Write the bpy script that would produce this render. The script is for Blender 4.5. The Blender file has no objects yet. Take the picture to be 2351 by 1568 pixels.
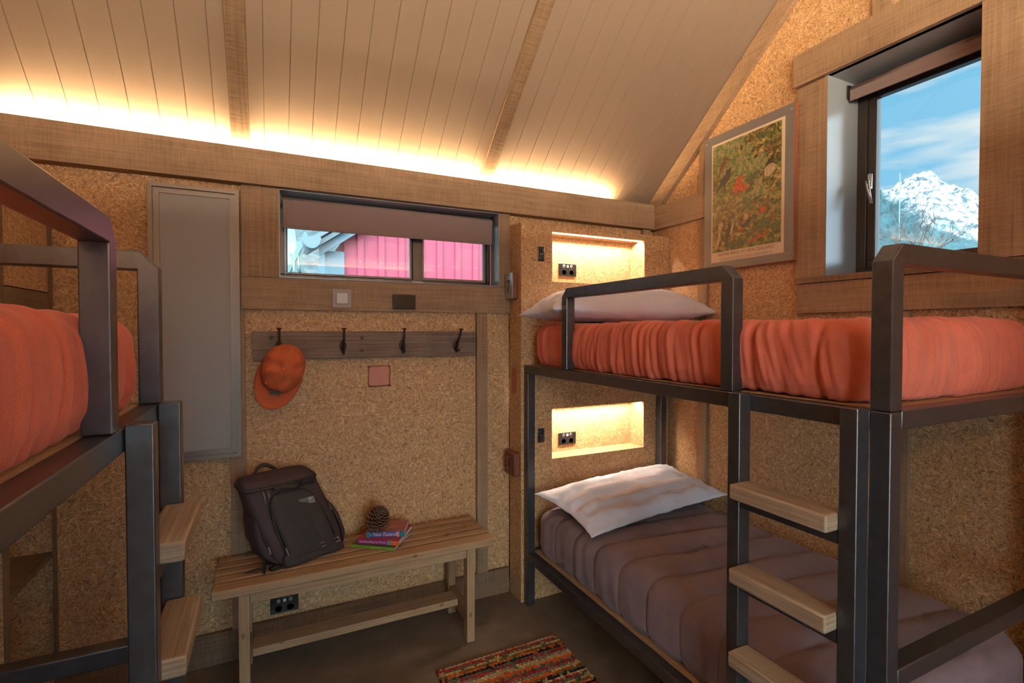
import bpy, bmesh, math, random
from mathutils import Vector, Matrix, noise, Euler

random.seed(7)
S = bpy.context.scene
COL = S.collection
PI = math.pi

# ------------------------------------------------------------------ camera
cam_d = bpy.data.cameras.new('camera')
cam = bpy.data.objects.new('camera', cam_d)
COL.objects.link(cam)
cam_d.sensor_width = 36.0
cam_d.lens = 1150.0 * 36.0 / 2351.0
cam_d.clip_start = 0.02
cam_d.clip_end = 6000
cam.location = (0, 0, 1.5)
YAW, PIT = math.radians(25.85), math.radians(-1.18)
cam.rotation_euler = Euler((PI / 2 + PIT, 0, -YAW), 'XYZ')
S.camera = cam

# ------------------------------------------------------------------ view
S.view_settings.view_transform = 'Standard'
S.view_settings.look = 'None'
S.view_settings.gamma = 1.0
S.view_settings.use_curve_mapping = False
S.view_settings.exposure = 0.0

# light levels of lamps and sky, with added sky glows
SKY_STRENGTH = 1.0
SUN_STRENGTH = 2.4
SUNSIDE_FILL = 18.0
SIDE_FILL_GLOW = 5.0
COVE_STRENGTH = 680.0
FAR_COVE_STRENGTH = 3600.0
NICHE_STRENGTH = 300.0
PENDANT_STRENGTH = 40000.0
FILL = (1.0, 0.95, 0.88)
WARM = (1.0, 0.66, 0.34)

# ------------------------------------------------------------------ sky
W = bpy.data.worlds.new('sky')
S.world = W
W.use_nodes = True
nt = W.node_tree
nt.nodes.clear()
def N(nt, typ, **kw):
    n = nt.nodes.new(typ)
    for k, v in kw.items():
        if k in n.inputs.keys() if isinstance(k, str) else False:
            n.inputs[k].default_value = v
        else:
            setattr(n, k, v)
    return n
def L(nt, a, b):
    nt.links.new(a, b)
out = N(nt, 'ShaderNodeOutputWorld')
bg = N(nt, 'ShaderNodeBackground')
bg.inputs['Strength'].default_value = SKY_STRENGTH
tc = N(nt, 'ShaderNodeTexCoord')
mp = N(nt, 'ShaderNodeMapping')
mp.inputs['Rotation'].default_value = (0.12, 0.0, 0.3)
mp.inputs['Scale'].default_value = (2.2, 2.2, 10.0)
L(nt, tc.outputs['Generated'], mp.inputs['Vector'])
nz = N(nt, 'ShaderNodeTexNoise')
nz.inputs['Scale'].default_value = 1.35
nz.inputs['Detail'].default_value = 5
nz.inputs['Roughness'].default_value = 0.5
L(nt, mp.outputs[0], nz.inputs['Vector'])
rmp = N(nt, 'ShaderNodeValToRGB')
rmp.color_ramp.elements[0].position = 0.40
rmp.color_ramp.elements[0].color = (0.27, 0.66, 0.96, 1)
rmp.color_ramp.elements[1].position = 0.53
rmp.color_ramp.elements[1].color = (0.98, 1.0, 1.0, 1)
L(nt, nz.outputs['Fac'], rmp.inputs['Fac'])
L(nt, rmp.outputs['Color'], bg.inputs['Color'])
# sky boosted out of view round the sun, added to fill the room
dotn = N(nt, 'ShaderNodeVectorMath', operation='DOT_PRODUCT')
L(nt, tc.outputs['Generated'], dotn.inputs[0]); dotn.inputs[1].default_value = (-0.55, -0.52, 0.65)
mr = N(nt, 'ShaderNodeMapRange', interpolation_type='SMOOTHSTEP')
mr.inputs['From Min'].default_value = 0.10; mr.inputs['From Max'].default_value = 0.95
mr.inputs['To Min'].default_value = SKY_STRENGTH; mr.inputs['To Max'].default_value = SKY_STRENGTH * SUNSIDE_FILL
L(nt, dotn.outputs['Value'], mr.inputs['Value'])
# made-up bright sky patch, out of view, lighting the tall window's reveal
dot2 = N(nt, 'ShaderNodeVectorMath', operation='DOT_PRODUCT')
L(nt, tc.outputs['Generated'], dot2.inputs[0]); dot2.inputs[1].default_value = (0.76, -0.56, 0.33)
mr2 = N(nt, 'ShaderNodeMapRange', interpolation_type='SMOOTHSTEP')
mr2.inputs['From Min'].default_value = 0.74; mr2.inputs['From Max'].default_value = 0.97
mr2.inputs['To Min'].default_value = 0.0; mr2.inputs['To Max'].default_value = SIDE_FILL_GLOW
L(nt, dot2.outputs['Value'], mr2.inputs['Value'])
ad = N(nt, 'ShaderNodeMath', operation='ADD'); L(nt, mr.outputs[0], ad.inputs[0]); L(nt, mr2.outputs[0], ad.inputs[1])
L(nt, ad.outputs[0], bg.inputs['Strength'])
L(nt, bg.outputs[0], out.inputs['Surface'])

sun_d = bpy.data.lights.new('sun', 'SUN')
sun_d.energy = SUN_STRENGTH
sun_d.angle = 0.02
sun_d.color = (1.0, 0.95, 0.88)
sun = bpy.data.objects.new('sun', sun_d)
COL.objects.link(sun)
sun.rotation_euler = Vector((0.62, 0.38, -0.68)).to_track_quat('-Z', 'Y').to_euler()

# ------------------------------------------------------------------ materials
MATS = {}
def new_mat(name):
    m = bpy.data.materials.new(name)
    m.use_nodes = True
    t = m.node_tree
    b = t.nodes['Principled BSDF']
    MATS[name] = m
    return m, t, b
def plain(name, col, rough=0.5, metal=0.0, spec=0.5, bump=None):
    m, t, b = new_mat(name)
    b.inputs['Base Color'].default_value = (*col, 1)
    b.inputs['Roughness'].default_value = rough
    b.inputs['Metallic'].default_value = metal
    b.inputs['Specular IOR Level'].default_value = spec
    if bump:
        sc, st, dist = bump
        n = N(t, 'ShaderNodeTexNoise'); n.inputs['Scale'].default_value = sc; n.inputs['Detail'].default_value = 3
        tc = N(t, 'ShaderNodeTexCoord'); L(t, tc.outputs['Object'], n.inputs['Vector'])
        bp = N(t, 'ShaderNodeBump'); bp.inputs['Strength'].default_value = st; bp.inputs['Distance'].default_value = dist
        L(t, n.outputs['Fac'], bp.inputs['Height']); L(t, bp.outputs[0], b.inputs['Normal'])
    return m
def emit(name, col, strength):
    m, t, b = new_mat(name)
    b.inputs['Base Color'].default_value = (0.8, 0.8, 0.8, 1)
    b.inputs['Emission Color'].default_value = (*col, 1)
    b.inputs['Emission Strength'].default_value = strength
    return m
def ramp(t, stops, fac):
    r = N(t, 'ShaderNodeValToRGB')
    e = r.color_ramp.elements
    while len(e) > len(stops): e.remove(e[-1])
    while len(e) < len(stops): e.new(0.5)
    for el, (p, c) in zip(e, stops):
        el.position = p; el.color = (*c, 1)
    L(t, fac, r.inputs['Fac'])
    return r
def mixc(t, fac, a, b, mode='MIX'):
    n = N(t, 'ShaderNodeMix', data_type='RGBA', blend_type=mode)
    for sock, v in ((n.inputs[0], fac), (n.inputs[6], a), (n.inputs[7], b)):
        if isinstance(v, (int, float)): sock.default_value = v
        elif isinstance(v, tuple): sock.default_value = (*v, 1)
        else: L(t, v, sock)
    return n.outputs[2]
def mth(t, op, a, b=0.0, c=0.0):
    n = N(t, 'ShaderNodeMath', operation=op)
    for i, v in enumerate((a, b, c)):
        if isinstance(v, (int, float)): n.inputs[i].default_value = v
        else: L(t, v, n.inputs[i])
    return n.outputs[0]

def osb(name, tint=(1, 1, 1), scale=1.0):
    m, t, b = new_mat(name)
    uv = N(t, 'ShaderNodeUVMap')
    def layer(cell, off, ax, ay):
        mp = N(t, 'ShaderNodeMapping'); mp.inputs['Location'].default_value = (off, off * 1.7, 0)
        L(t, uv.outputs[0], mp.inputs['Vector'])
        wn = N(t, 'ShaderNodeTexNoise'); wn.noise_dimensions = '2D'; wn.inputs['Scale'].default_value = 90 * scale; wn.inputs['Detail'].default_value = 2
        L(t, mp.outputs[0], wn.inputs['Vector'])
        ws = N(t, 'ShaderNodeVectorMath', operation='MULTIPLY_ADD')
        L(t, wn.outputs['Color'], ws.inputs[0]); ws.inputs[1].default_value = (.022, .022, 0); L(t, mp.outputs[0], ws.inputs[2])
        vo = N(t, 'ShaderNodeTexVoronoi'); vo.voronoi_dimensions = '2D'
        vo.inputs['Scale'].default_value = cell * scale
        vo.inputs['Randomness'].default_value = 1.0
        L(t, ws.outputs[0], vo.inputs['Vector'])
        sep = N(t, 'ShaderNodeSeparateColor'); L(t, vo.outputs['Color'], sep.inputs[0])
        ang = mth(t, 'MULTIPLY', sep.outputs[0], 6.283)
        rot = N(t, 'ShaderNodeVectorRotate', rotation_type='Z_AXIS')
        L(t, mp.outputs[0], rot.inputs['Vector']); L(t, ang, rot.inputs['Angle'])
        m2 = N(t, 'ShaderNodeMapping'); m2.inputs['Scale'].default_value = (ax * scale, ay * scale, 1)
        L(t, rot.outputs[0], m2.inputs['Vector'])
        no = N(t, 'ShaderNodeTexNoise'); no.noise_dimensions = '2D'
        no.inputs['Scale'].default_value = 1.0; no.inputs['Detail'].default_value = 2.5; no.inputs['Roughness'].default_value = 0.6
        L(t, m2.outputs[0], no.inputs['Vector'])
        return no.outputs['Fac'], sep.outputs[1]
    f1, c1 = layer(118, 0.0, 60, 430)
    f2, c2 = layer(82, 3.3, 44, 330)
    f3, c3 = layer(30, 7.1, 17, 125)
    # fine fibres lie over one another, with scattered larger flakes on top
    pick = mth(t, 'GREATER_THAN', c2, 0.5)
    f = mth(t, 'ADD', mth(t, 'MULTIPLY', f1, mth(t, 'SUBTRACT', 1.0, pick)), mth(t, 'MULTIPLY', f2, pick))
    f = mth(t, 'ADD', f, mth(t, 'MULTIPLY', mth(t, 'SUBTRACT', c1, 0.5), 0.10))
    hi = mth(t, 'MAXIMUM', mth(t, 'SUBTRACT', f3, 0.585), 0.0)
    lo = mth(t, 'MAXIMUM', mth(t, 'SUBTRACT', 0.385, f3), 0.0)
    f = mth(t, 'ADD', f, mth(t, 'MULTIPLY', hi, 1.5))
    f = mth(t, 'SUBTRACT', f, mth(t, 'MULTIPLY', lo, 1.7))
    cols = [(0.30, (0.105, 0.070, 0.042)), (0.43, (0.245, 0.150, 0.074)), (0.55, (0.345, 0.215, 0.104)), (0.70, (0.49, 0.325, 0.17))]
    cols = [(p, tuple(c[i] * tint[i] for i in range(3))) for p, c in cols]
    r = ramp(t, cols, f)
    hue = ramp(t, [(0.0, (1.06, 0.96, 0.84)), (1.0, (0.97, 1.02, 1.08))], c1)
    col = mixc(t, 1.0, r.outputs[0], hue.outputs[0], 'MULTIPLY')
    L(t, col, b.inputs['Base Color'])
    b.inputs['Roughness'].default_value = 0.55
    b.inputs['Specular IOR Level'].default_value = 0.35
    bp = N(t, 'ShaderNodeBump'); bp.inputs['Strength'].default_value = 0.25; bp.inputs['Distance'].default_value = 0.002
    L(t, f, bp.inputs['Height']); L(t, bp.outputs[0], b.inputs['Normal'])
    return m

def timber(name, dark, light, saw=0.5, rough=0.65, gs=70, knots=0.0):
    """u runs along the grain (metres)"""
    m, t, b = new_mat(name)
    uv = N(t, 'ShaderNodeUVMap')
    mp = N(t, 'ShaderNodeMapping'); mp.inputs['Scale'].default_value = (2.2, gs, 1)
    L(t, uv.outputs[0], mp.inputs['Vector'])
    n1 = N(t, 'ShaderNodeTexNoise'); n1.noise_dimensions = '2D'
    n1.inputs['Scale'].default_value = 1; n1.inputs['Detail'].default_value = 4; n1.inputs['Roughness'].default_value = 0.65; n1.inputs['Distortion'].default_value = 0.9
    L(t, mp.outputs[0], n1.inputs['Vector'])
    mp2 = N(t, 'ShaderNodeMapping'); mp2.inputs['Scale'].default_value = (170, 11, 1)
    L(t, uv.outputs[0], mp2.inputs['Vector'])
    n2 = N(t, 'ShaderNodeTexNoise'); n2.noise_dimensions = '2D'
    n2.inputs['Scale'].default_value = 1; n2.inputs['Detail'].default_value = 3
    L(t, mp2.outputs[0], n2.inputs['Vector'])
    n3 = N(t, 'ShaderNodeTexNoise'); n3.noise_dimensions = '2D'
    n3.inputs['Scale'].default_value = 5; n3.inputs['Detail'].default_value = 2
    L(t, uv.outputs[0], n3.inputs['Vector'])
    f = mth(t, 'ADD', mth(t, 'MULTIPLY', n1.outputs['Fac'], 1 - saw * 0.5), mth(t, 'MULTIPLY', n2.outputs['Fac'], saw * 0.5))
    f = mth(t, 'ADD', f, mth(t, 'MULTIPLY', mth(t, 'SUBTRACT', n3.outputs['Fac'], 0.5), 0.35))
    mid = tuple((a + c) / 2 for a, c in zip(dark, light))
    r = ramp(t, [(0.32, dark), (0.5, mid), (0.68, light)], f)
    col = r.outputs[0]
    if knots:
        mk = N(t, 'ShaderNodeMapping'); mk.inputs['Scale'].default_value = (4.5, 8.0, 1)
        L(t, uv.outputs[0], mk.inputs['Vector'])
        vo = N(t, 'ShaderNodeTexVoronoi'); vo.voronoi_dimensions = '2D'; vo.inputs['Scale'].default_value = 1.0
        L(t, mk.outputs[0], vo.inputs['Vector'])
        kf = ramp(t, [(0.035, (1, 1, 1)), (0.075, (0, 0, 0))], vo.outputs['Distance'])
        col = mixc(t, mth(t, 'MULTIPLY', kf.outputs[0], knots), col, tuple(d * 0.45 for d in dark))
    L(t, col, b.inputs['Base Color'])
    b.inputs['Roughness'].default_value = rough
    b.inputs['Specular IOR Level'].default_value = 0.3
    bp = N(t, 'ShaderNodeBump'); bp.inputs['Strength'].default_value = 0.25; bp.inputs['Distance'].default_value = 0.0015
    L(t, f, bp.inputs['Height']); L(t, bp.outputs[0], b.inputs['Normal'])
    return m

def fabric(name, c0, c1, sc=900, bump=0.35, rough=0.9, blot=6, sheen=0.15):
    m, t, b = new_mat(name)
    tc = N(t, 'ShaderNodeTexCoord')
    n1 = N(t, 'ShaderNodeTexNoise'); n1.inputs['Scale'].default_value = sc; n1.inputs['Detail'].default_value = 2
    L(t, tc.outputs['Object'], n1.inputs['Vector'])
    n2 = N(t, 'ShaderNodeTexNoise'); n2.inputs['Scale'].default_value = blot; n2.inputs['Detail'].default_value = 3
    L(t, tc.outputs['Object'], n2.inputs['Vector'])
    f = mth(t, 'ADD', mth(t, 'MULTIPLY', n1.outputs['Fac'], 0.6), mth(t, 'MULTIPLY', n2.outputs['Fac'], 0.4))
    r = ramp(t, [(0.36, c0), (0.64, c1)], f)
    L(t, r.outputs[0], b.inputs['Base Color'])
    b.inputs['Roughness'].default_value = rough
    b.inputs['Specular IOR Level'].default_value = 0.15
    b.inputs['Sheen Weight'].default_value = sheen
    b.inputs['Sheen Roughness'].default_value = 0.5
    bp = N(t, 'ShaderNodeBump'); bp.inputs['Strength'].default_value = bump; bp.inputs['Distance'].default_value = 0.001
    L(t, n1.outputs['Fac'], bp.inputs['Height']); L(t, bp.outputs[0], b.inputs['Normal'])
    return m

osb('osb', (1.55, 1.50, 1.50))
timber('sawn', (0.205, 0.132, 0.079), (0.355, 0.234, 0.142), saw=0.8)
timber('sawn_dark', (0.12, 0.075, 0.045), (0.22, 0.145, 0.085), saw=0.9)
timber('pine', (0.30, 0.185, 0.10), (0.43, 0.285, 0.165), saw=0.2, gs=110, knots=0.8, rough=0.5)
timber('oak', (0.24, 0.165, 0.105), (0.43, 0.325, 0.225), saw=0.15, gs=150, rough=0.5)
timber('weathered', (0.085, 0.060, 0.050), (0.235, 0.18, 0.15), saw=0.25, gs=160, rough=0.85)
timber('redwood', (0.10, 0.035, 0.02), (0.24, 0.09, 0.05), saw=0.1, gs=120, rough=0.45)
timber('plywood', (0.30, 0.19, 0.10), (0.48, 0.32, 0.17), saw=0.2)
# steel
def steel(name, base, rough, metal=0.7):
    m, t, b = new_mat(name)
    tc = N(t, 'ShaderNodeTexCoord')
    n = N(t, 'ShaderNodeTexNoise'); n.inputs['Scale'].default_value = 22; n.inputs['Detail'].default_value = 5; n.inputs['Roughness'].default_value = 0.7
    L(t, tc.outputs['Object'], n.inputs['Vector'])
    r = ramp(t, [(0.3, tuple(c * 0.85 for c in base)), (0.7, tuple(c * 1.2 for c in base))], n.outputs['Fac'])
    L(t, r.outputs[0], b.inputs['Base Color'])
    rr = ramp(t, [(0.3, (rough * 0.9,) * 3), (0.7, (rough * 1.12,) * 3)], n.outputs['Fac'])
    L(t, rr.outputs[0], b.inputs['Roughness'])
    b.inputs['Metallic'].default_value = metal
    return m
steel('black_steel', (0.105, 0.106, 0.115), 0.33, 0.80)
steel('iron', (0.035, 0.027, 0.025), 0.5, 0.6)
plain('ceiling_paint', (0.205, 0.150, 0.108), 0.6, bump=(60, 0.15, 0.002))
plain('groove', (0.10, 0.07, 0.05), 0.8)
plain('panel_grey', (0.28, 0.27, 0.27), 0.5)
plain('alu', (0.50, 0.50, 0.50), 0.35, 0.8)
plain('alu_dark', (0.20, 0.17, 0.15), 0.4, 0.5)
plain('bronze', (0.20, 0.165, 0.14), 0.42, 0.4)
plain('frame_dark', (0.045, 0.037, 0.036), 0.35, 0.3)
plain('reveal', (0.27, 0.30, 0.33), 0.25, 0.0, 0.8)
plain('blind_cloth', (0.24, 0.175, 0.165), 0.85)
plain('black_plastic', (0.018, 0.017, 0.017), 0.22)
plain('black_gloss', (0.012, 0.012, 0.013), 0.12)
plain('white_plastic', (0.55, 0.50, 0.48), 0.35)
plain('taupe_plastic', (0.27, 0.19, 0.16), 0.4)
plain('chrome', (0.75, 0.75, 0.75), 0.2, 1.0)
plain('copper', (0.40, 0.15, 0.10), 0.5, 0.45, bump=(40, 0.3, 0.002))
plain('black_cloth', (0.022, 0.021, 0.022), 0.75, bump=(500, 0.4, 0.001))
plain('plum_cloth', (0.036, 0.021, 0.028), 0.75, bump=(500, 0.4, 0.001))
plain('webbing', (0.015, 0.015, 0.015), 0.7)
plain('grey_tag', (0.12, 0.12, 0.12), 0.6)
plain('white_print', (0.62, 0.60, 0.58), 0.7)
plain('pink_print', (0.55, 0.25, 0.28), 0.7)
plain('cap_orange', (0.50, 0.105, 0.035), 0.85, bump=(600, 0.4, 0.001))
plain('cap_stitch', (0.72, 0.20, 0.07), 0.85)
plain('cap_badge', (0.05, 0.055, 0.05), 0.8)
plain('poster_mount', (0.17, 0.155, 0.145), 0.45)
plain('poster_edge', (0.30, 0.08, 0.03), 0.5)
plain('poster_paper', (0.72, 0.58, 0.42), 0.6)
plain('ink', (0.16, 0.10, 0.07), 0.7)
plain('paper_pages', (0.62, 0.56, 0.52), 0.8)
plain('book_blue', (0.06, 0.07, 0.26), 0.4)
plain('book_teal', (0.01, 0.20, 0.20), 0.4)
plain('book_dusk', (0.34, 0.10, 0.11), 0.4)
plain('book_purple', (0.26, 0.02, 0.16), 0.4)
plain('book_red', (0.40, 0.03, 0.05), 0.4)
plain('book_orange', (0.75, 0.13, 0.03), 0.4)
plain('book_grey', (0.22, 0.28, 0.33), 0.4)
plain('book_green', (0.17, 0.38, 0.03), 0.4)
plain('book_olive', (0.07, 0.09, 0.04), 0.4)
plain('cone_brown', (0.085, 0.04, 0.022), 0.65)
plain('cone_tip', (0.20, 0.11, 0.07), 0.6)
plain('concrete', (0.14, 0.105, 0.075), 0.45)
fabric('orange_blanket', (0.52, 0.115, 0.065), (0.76, 0.205, 0.130))
fabric('mauve_blanket', (0.155, 0.113, 0.128), (0.245, 0.183, 0.207))
fabric('pillow_cotton', (0.74, 0.73, 0.80), (0.82, 0.81, 0.88), sc=1500, bump=0.1, sheen=0.1)
emit('led', WARM, COVE_STRENGTH)
emit('led_far', (1.0, 0.82, 0.60), FAR_COVE_STRENGTH)
emit('niche_led', (1.0, 0.85, 0.68), NICHE_STRENGTH)
emit('bulb', FILL, PENDANT_STRENGTH)
# concrete floor mottling
m = MATS['concrete']; t = m.node_tree; b = t.nodes['Principled BSDF']
tc = N(t, 'ShaderNodeTexCoord'); n = N(t, 'ShaderNodeTexNoise'); n.inputs['Scale'].default_value = 4.5; n.inputs['Detail'].default_value = 7; n.inputs['Roughness'].default_value = 0.65
L(t, tc.outputs['Object'], n.inputs['Vector'])
r = ramp(t, [(0.3, (0.10, 0.075, 0.052)), (0.55, (0.165, 0.125, 0.088)), (0.75, (0.24, 0.185, 0.13))], n.outputs['Fac'])
L(t, r.outputs[0], b.inputs['Base Color'])
# glass
m, t, b = new_mat('glass')
b.inputs['Base Color'].default_value = (0.97, 1.0, 1.0, 1)
b.inputs['Roughness'].default_value = 0.0
b.inputs['IOR'].default_value = 1.45
b.inputs['Transmission Weight'].default_value = 1.0
m, t, b = new_mat('thin_glass')
t.nodes.remove(b)
tr = N(t, 'ShaderNodeBsdfTransparent'); tr.inputs[0].default_value = (0.94, 0.98, 0.98, 1)
gl = N(t, 'ShaderNodeBsdfGlossy'); gl.inputs['Roughness'].default_value = 0.01
fr = N(t, 'ShaderNodeFresnel'); fr.inputs['IOR'].default_value = 1.5
mx = N(t, 'ShaderNodeMixShader')
L(t, fr.outputs[0], mx.inputs[0]); L(t, tr.outputs[0], mx.inputs[1]); L(t, gl.outputs[0], mx.inputs[2])
L(t, mx.outputs[0], t.nodes['Material Output'].inputs['Surface'])
# exterior
plain('pink_cladding', (0.25, 0.030, 0.060), 0.6)
plain('blue_grey_board', (0.070, 0.120, 0.145), 0.6, bump=(80, 0.4, 0.004))
plain('pale_roof', (0.085, 0.115, 0.125), 0.4)
plain('shed_green', (0.065, 0.125, 0.115), 0.6)
plain('grass', (0.075, 0.09, 0.085), 0.9)
plain('bark', (0.05, 0.04, 0.035), 0.9)
m = MATS['grass']; t = m.node_tree; b = t.nodes['Principled BSDF']
tc = N(t, 'ShaderNodeTexCoord'); n = N(t, 'ShaderNodeTexNoise'); n.inputs['Scale'].default_value = 2.2; n.inputs['Detail'].default_value = 8; n.inputs['Roughness'].default_value = 0.75
L(t, tc.outputs['Object'], n.inputs['Vector'])
r = ramp(t, [(0.38, (0.005, 0.018, 0.022)), (0.52, (0.022, 0.042, 0.048)), (0.66, (0.075, 0.085, 0.082))], n.outputs['Fac'])
L(t, r.outputs[0], b.inputs['Base Color'])
# mountain
m, t, b = new_mat('mountain')
geo = N(t, 'ShaderNodeNewGeometry')
sep = N(t, 'ShaderNodeSeparateXYZ'); L(t, geo.outputs['Position'], sep.inputs[0])
n = N(t, 'ShaderNodeTexNoise'); n.inputs['Scale'].default_value = 0.085; n.inputs['Detail'].default_value = 9; n.inputs['Roughness'].default_value = 0.75
L(t, geo.outputs['Position'], n.inputs['Vector'])
n2 = N(t, 'ShaderNodeTexNoise'); n2.inputs['Scale'].default_value = 0.012; n2.inputs['Detail'].default_value = 3
L(t, geo.outputs['Position'], n2.inputs['Vector'])
hgt = mth(t, 'ADD', sep.outputs[2], mth(t, 'MULTIPLY', mth(t, 'SUBTRACT', n2.outputs['Fac'], 0.5), 70))
hgt = mth(t, 'ADD', hgt, mth(t, 'MULTIPLY', mth(t, 'SUBTRACT', sep.outputs[1], 430), -0.60))
snow_zone = mth(t, 'MULTIPLY', mth(t, 'SUBTRACT', hgt, 186), 0.07)
snow_zone = mth(t, 'MINIMUM', mth(t, 'MAXIMUM', snow_zone, 0.0), 1.0)
rock = ramp(t, [(0.45, (0.016, 0.034, 0.045)), (0.50, (0.20, 0.212, 0.22))], n.outputs['Fac'])
forest = ramp(t, [(0.38, (0.0006, 0.016, 0.021)), (0.5, (0.002, 0.030, 0.037)), (0.66, (0.012, 0.050, 0.052))], n.outputs['Fac'])
L(t, mixc(t, snow_zone, forest.outputs[0], rock.outputs[0]), b.inputs['Base Color'])
b.inputs['Roughness'].default_value = 0.9

# rug / picture: colour that belongs to each yarn or brush stroke, per face
for nm, rough in (('rug_yarn', 0.95),):
    m, t, b = new_mat(nm)
    at = N(t, 'ShaderNodeAttribute'); at.attribute_name = 'yarn'
    L(t, at.outputs['Color'], b.inputs['Base Color'])
    b.inputs['Roughness'].default_value = rough
    b.inputs['Specular IOR Level'].default_value = 0.1
# printed landscape background of the poster
m, t, b = new_mat('picture_print')
uv = N(t, 'ShaderNodeUVMap')
n = N(t, 'ShaderNodeTexNoise'); n.noise_dimensions = '2D'; n.inputs['Scale'].default_value = 34; n.inputs['Detail'].default_value = 8; n.inputs['Roughness'].default_value = 0.72; n.inputs['Distortion'].default_value = 0.5
L(t, uv.outputs[0], n.inputs['Vector'])
sp = N(t, 'ShaderNodeSeparateXYZ'); L(t, uv.outputs[0], sp.inputs[0])
fo = ramp(t, [(0.36, (0.022, 0.020, 0.010)), (0.45, (0.085, 0.072, 0.026)), (0.54, (0.25, 0.19, 0.075)), (0.66, (0.52, 0.40, 0.20))], n.outputs['Fac'])
n4 = N(t, 'ShaderNodeTexNoise'); n4.noise_dimensions = '2D'; n4.inputs['Scale'].default_value = 6; n4.inputs['Detail'].default_value = 2
L(t, uv.outputs[0], n4.inputs['Vector'])
gr = ramp(t, [(0.4, (1.15, 1.05, 0.85)), (0.62, (0.75, 0.95, 0.55))], n4.outputs['Fac'])
L(t, mixc(t, 1.0, fo.outputs[0], gr.outputs[0], 'MULTIPLY'), b.inputs['Base Color'])
b.inputs['Roughness'].default_value = 0.45
def plumage(name, c0, c1, sc=85):
    m, t, b = new_mat(name)
    uv = N(t, 'ShaderNodeUVMap')
    mp = N(t, 'ShaderNodeMapping'); mp.inputs['Scale'].default_value = (1.0, 1.8, 1); mp.inputs['Rotation'].default_value = (0, 0, .6)
    L(t, uv.outputs[0], mp.inputs['Vector'])
    n = N(t, 'ShaderNodeTexNoise'); n.noise_dimensions = '2D'; n.inputs['Scale'].default_value = sc; n.inputs['Detail'].default_value = 4; n.inputs['Roughness'].default_value = 0.7
    L(t, mp.outputs[0], n.inputs['Vector'])
    r = ramp(t, [(0.38, c0), (0.62, c1)], n.outputs['Fac'])
    L(t, r.outputs[0], b.inputs['Base Color']); b.inputs['Roughness'].default_value = 0.45
for nm, c0, c1 in (('bird_green', (.025, .035, .014), (.14, .17, .06)), ('bird_dark', (.014, .010, .010), (.065, .045, .04)), ('bird_red', (.22, .03, .012), (.62, .15, .05)),
                   ('bird_cream', (.34, .22, .10), (.62, .48, .30)), ('bird_brown', (.05, .025, .012), (.27, .16, .07)), ('bird_yellow', (.34, .20, .03), (.60, .42, .09)),
                   ('sky_print', (.11, .16, .06), (.36, .31, .14)), ('leaf_print', (.02, .05, .018), (.10, .16, .05))):
    plumage(nm, c0, c1, 30 if nm == 'sky_print' else 85)

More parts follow.
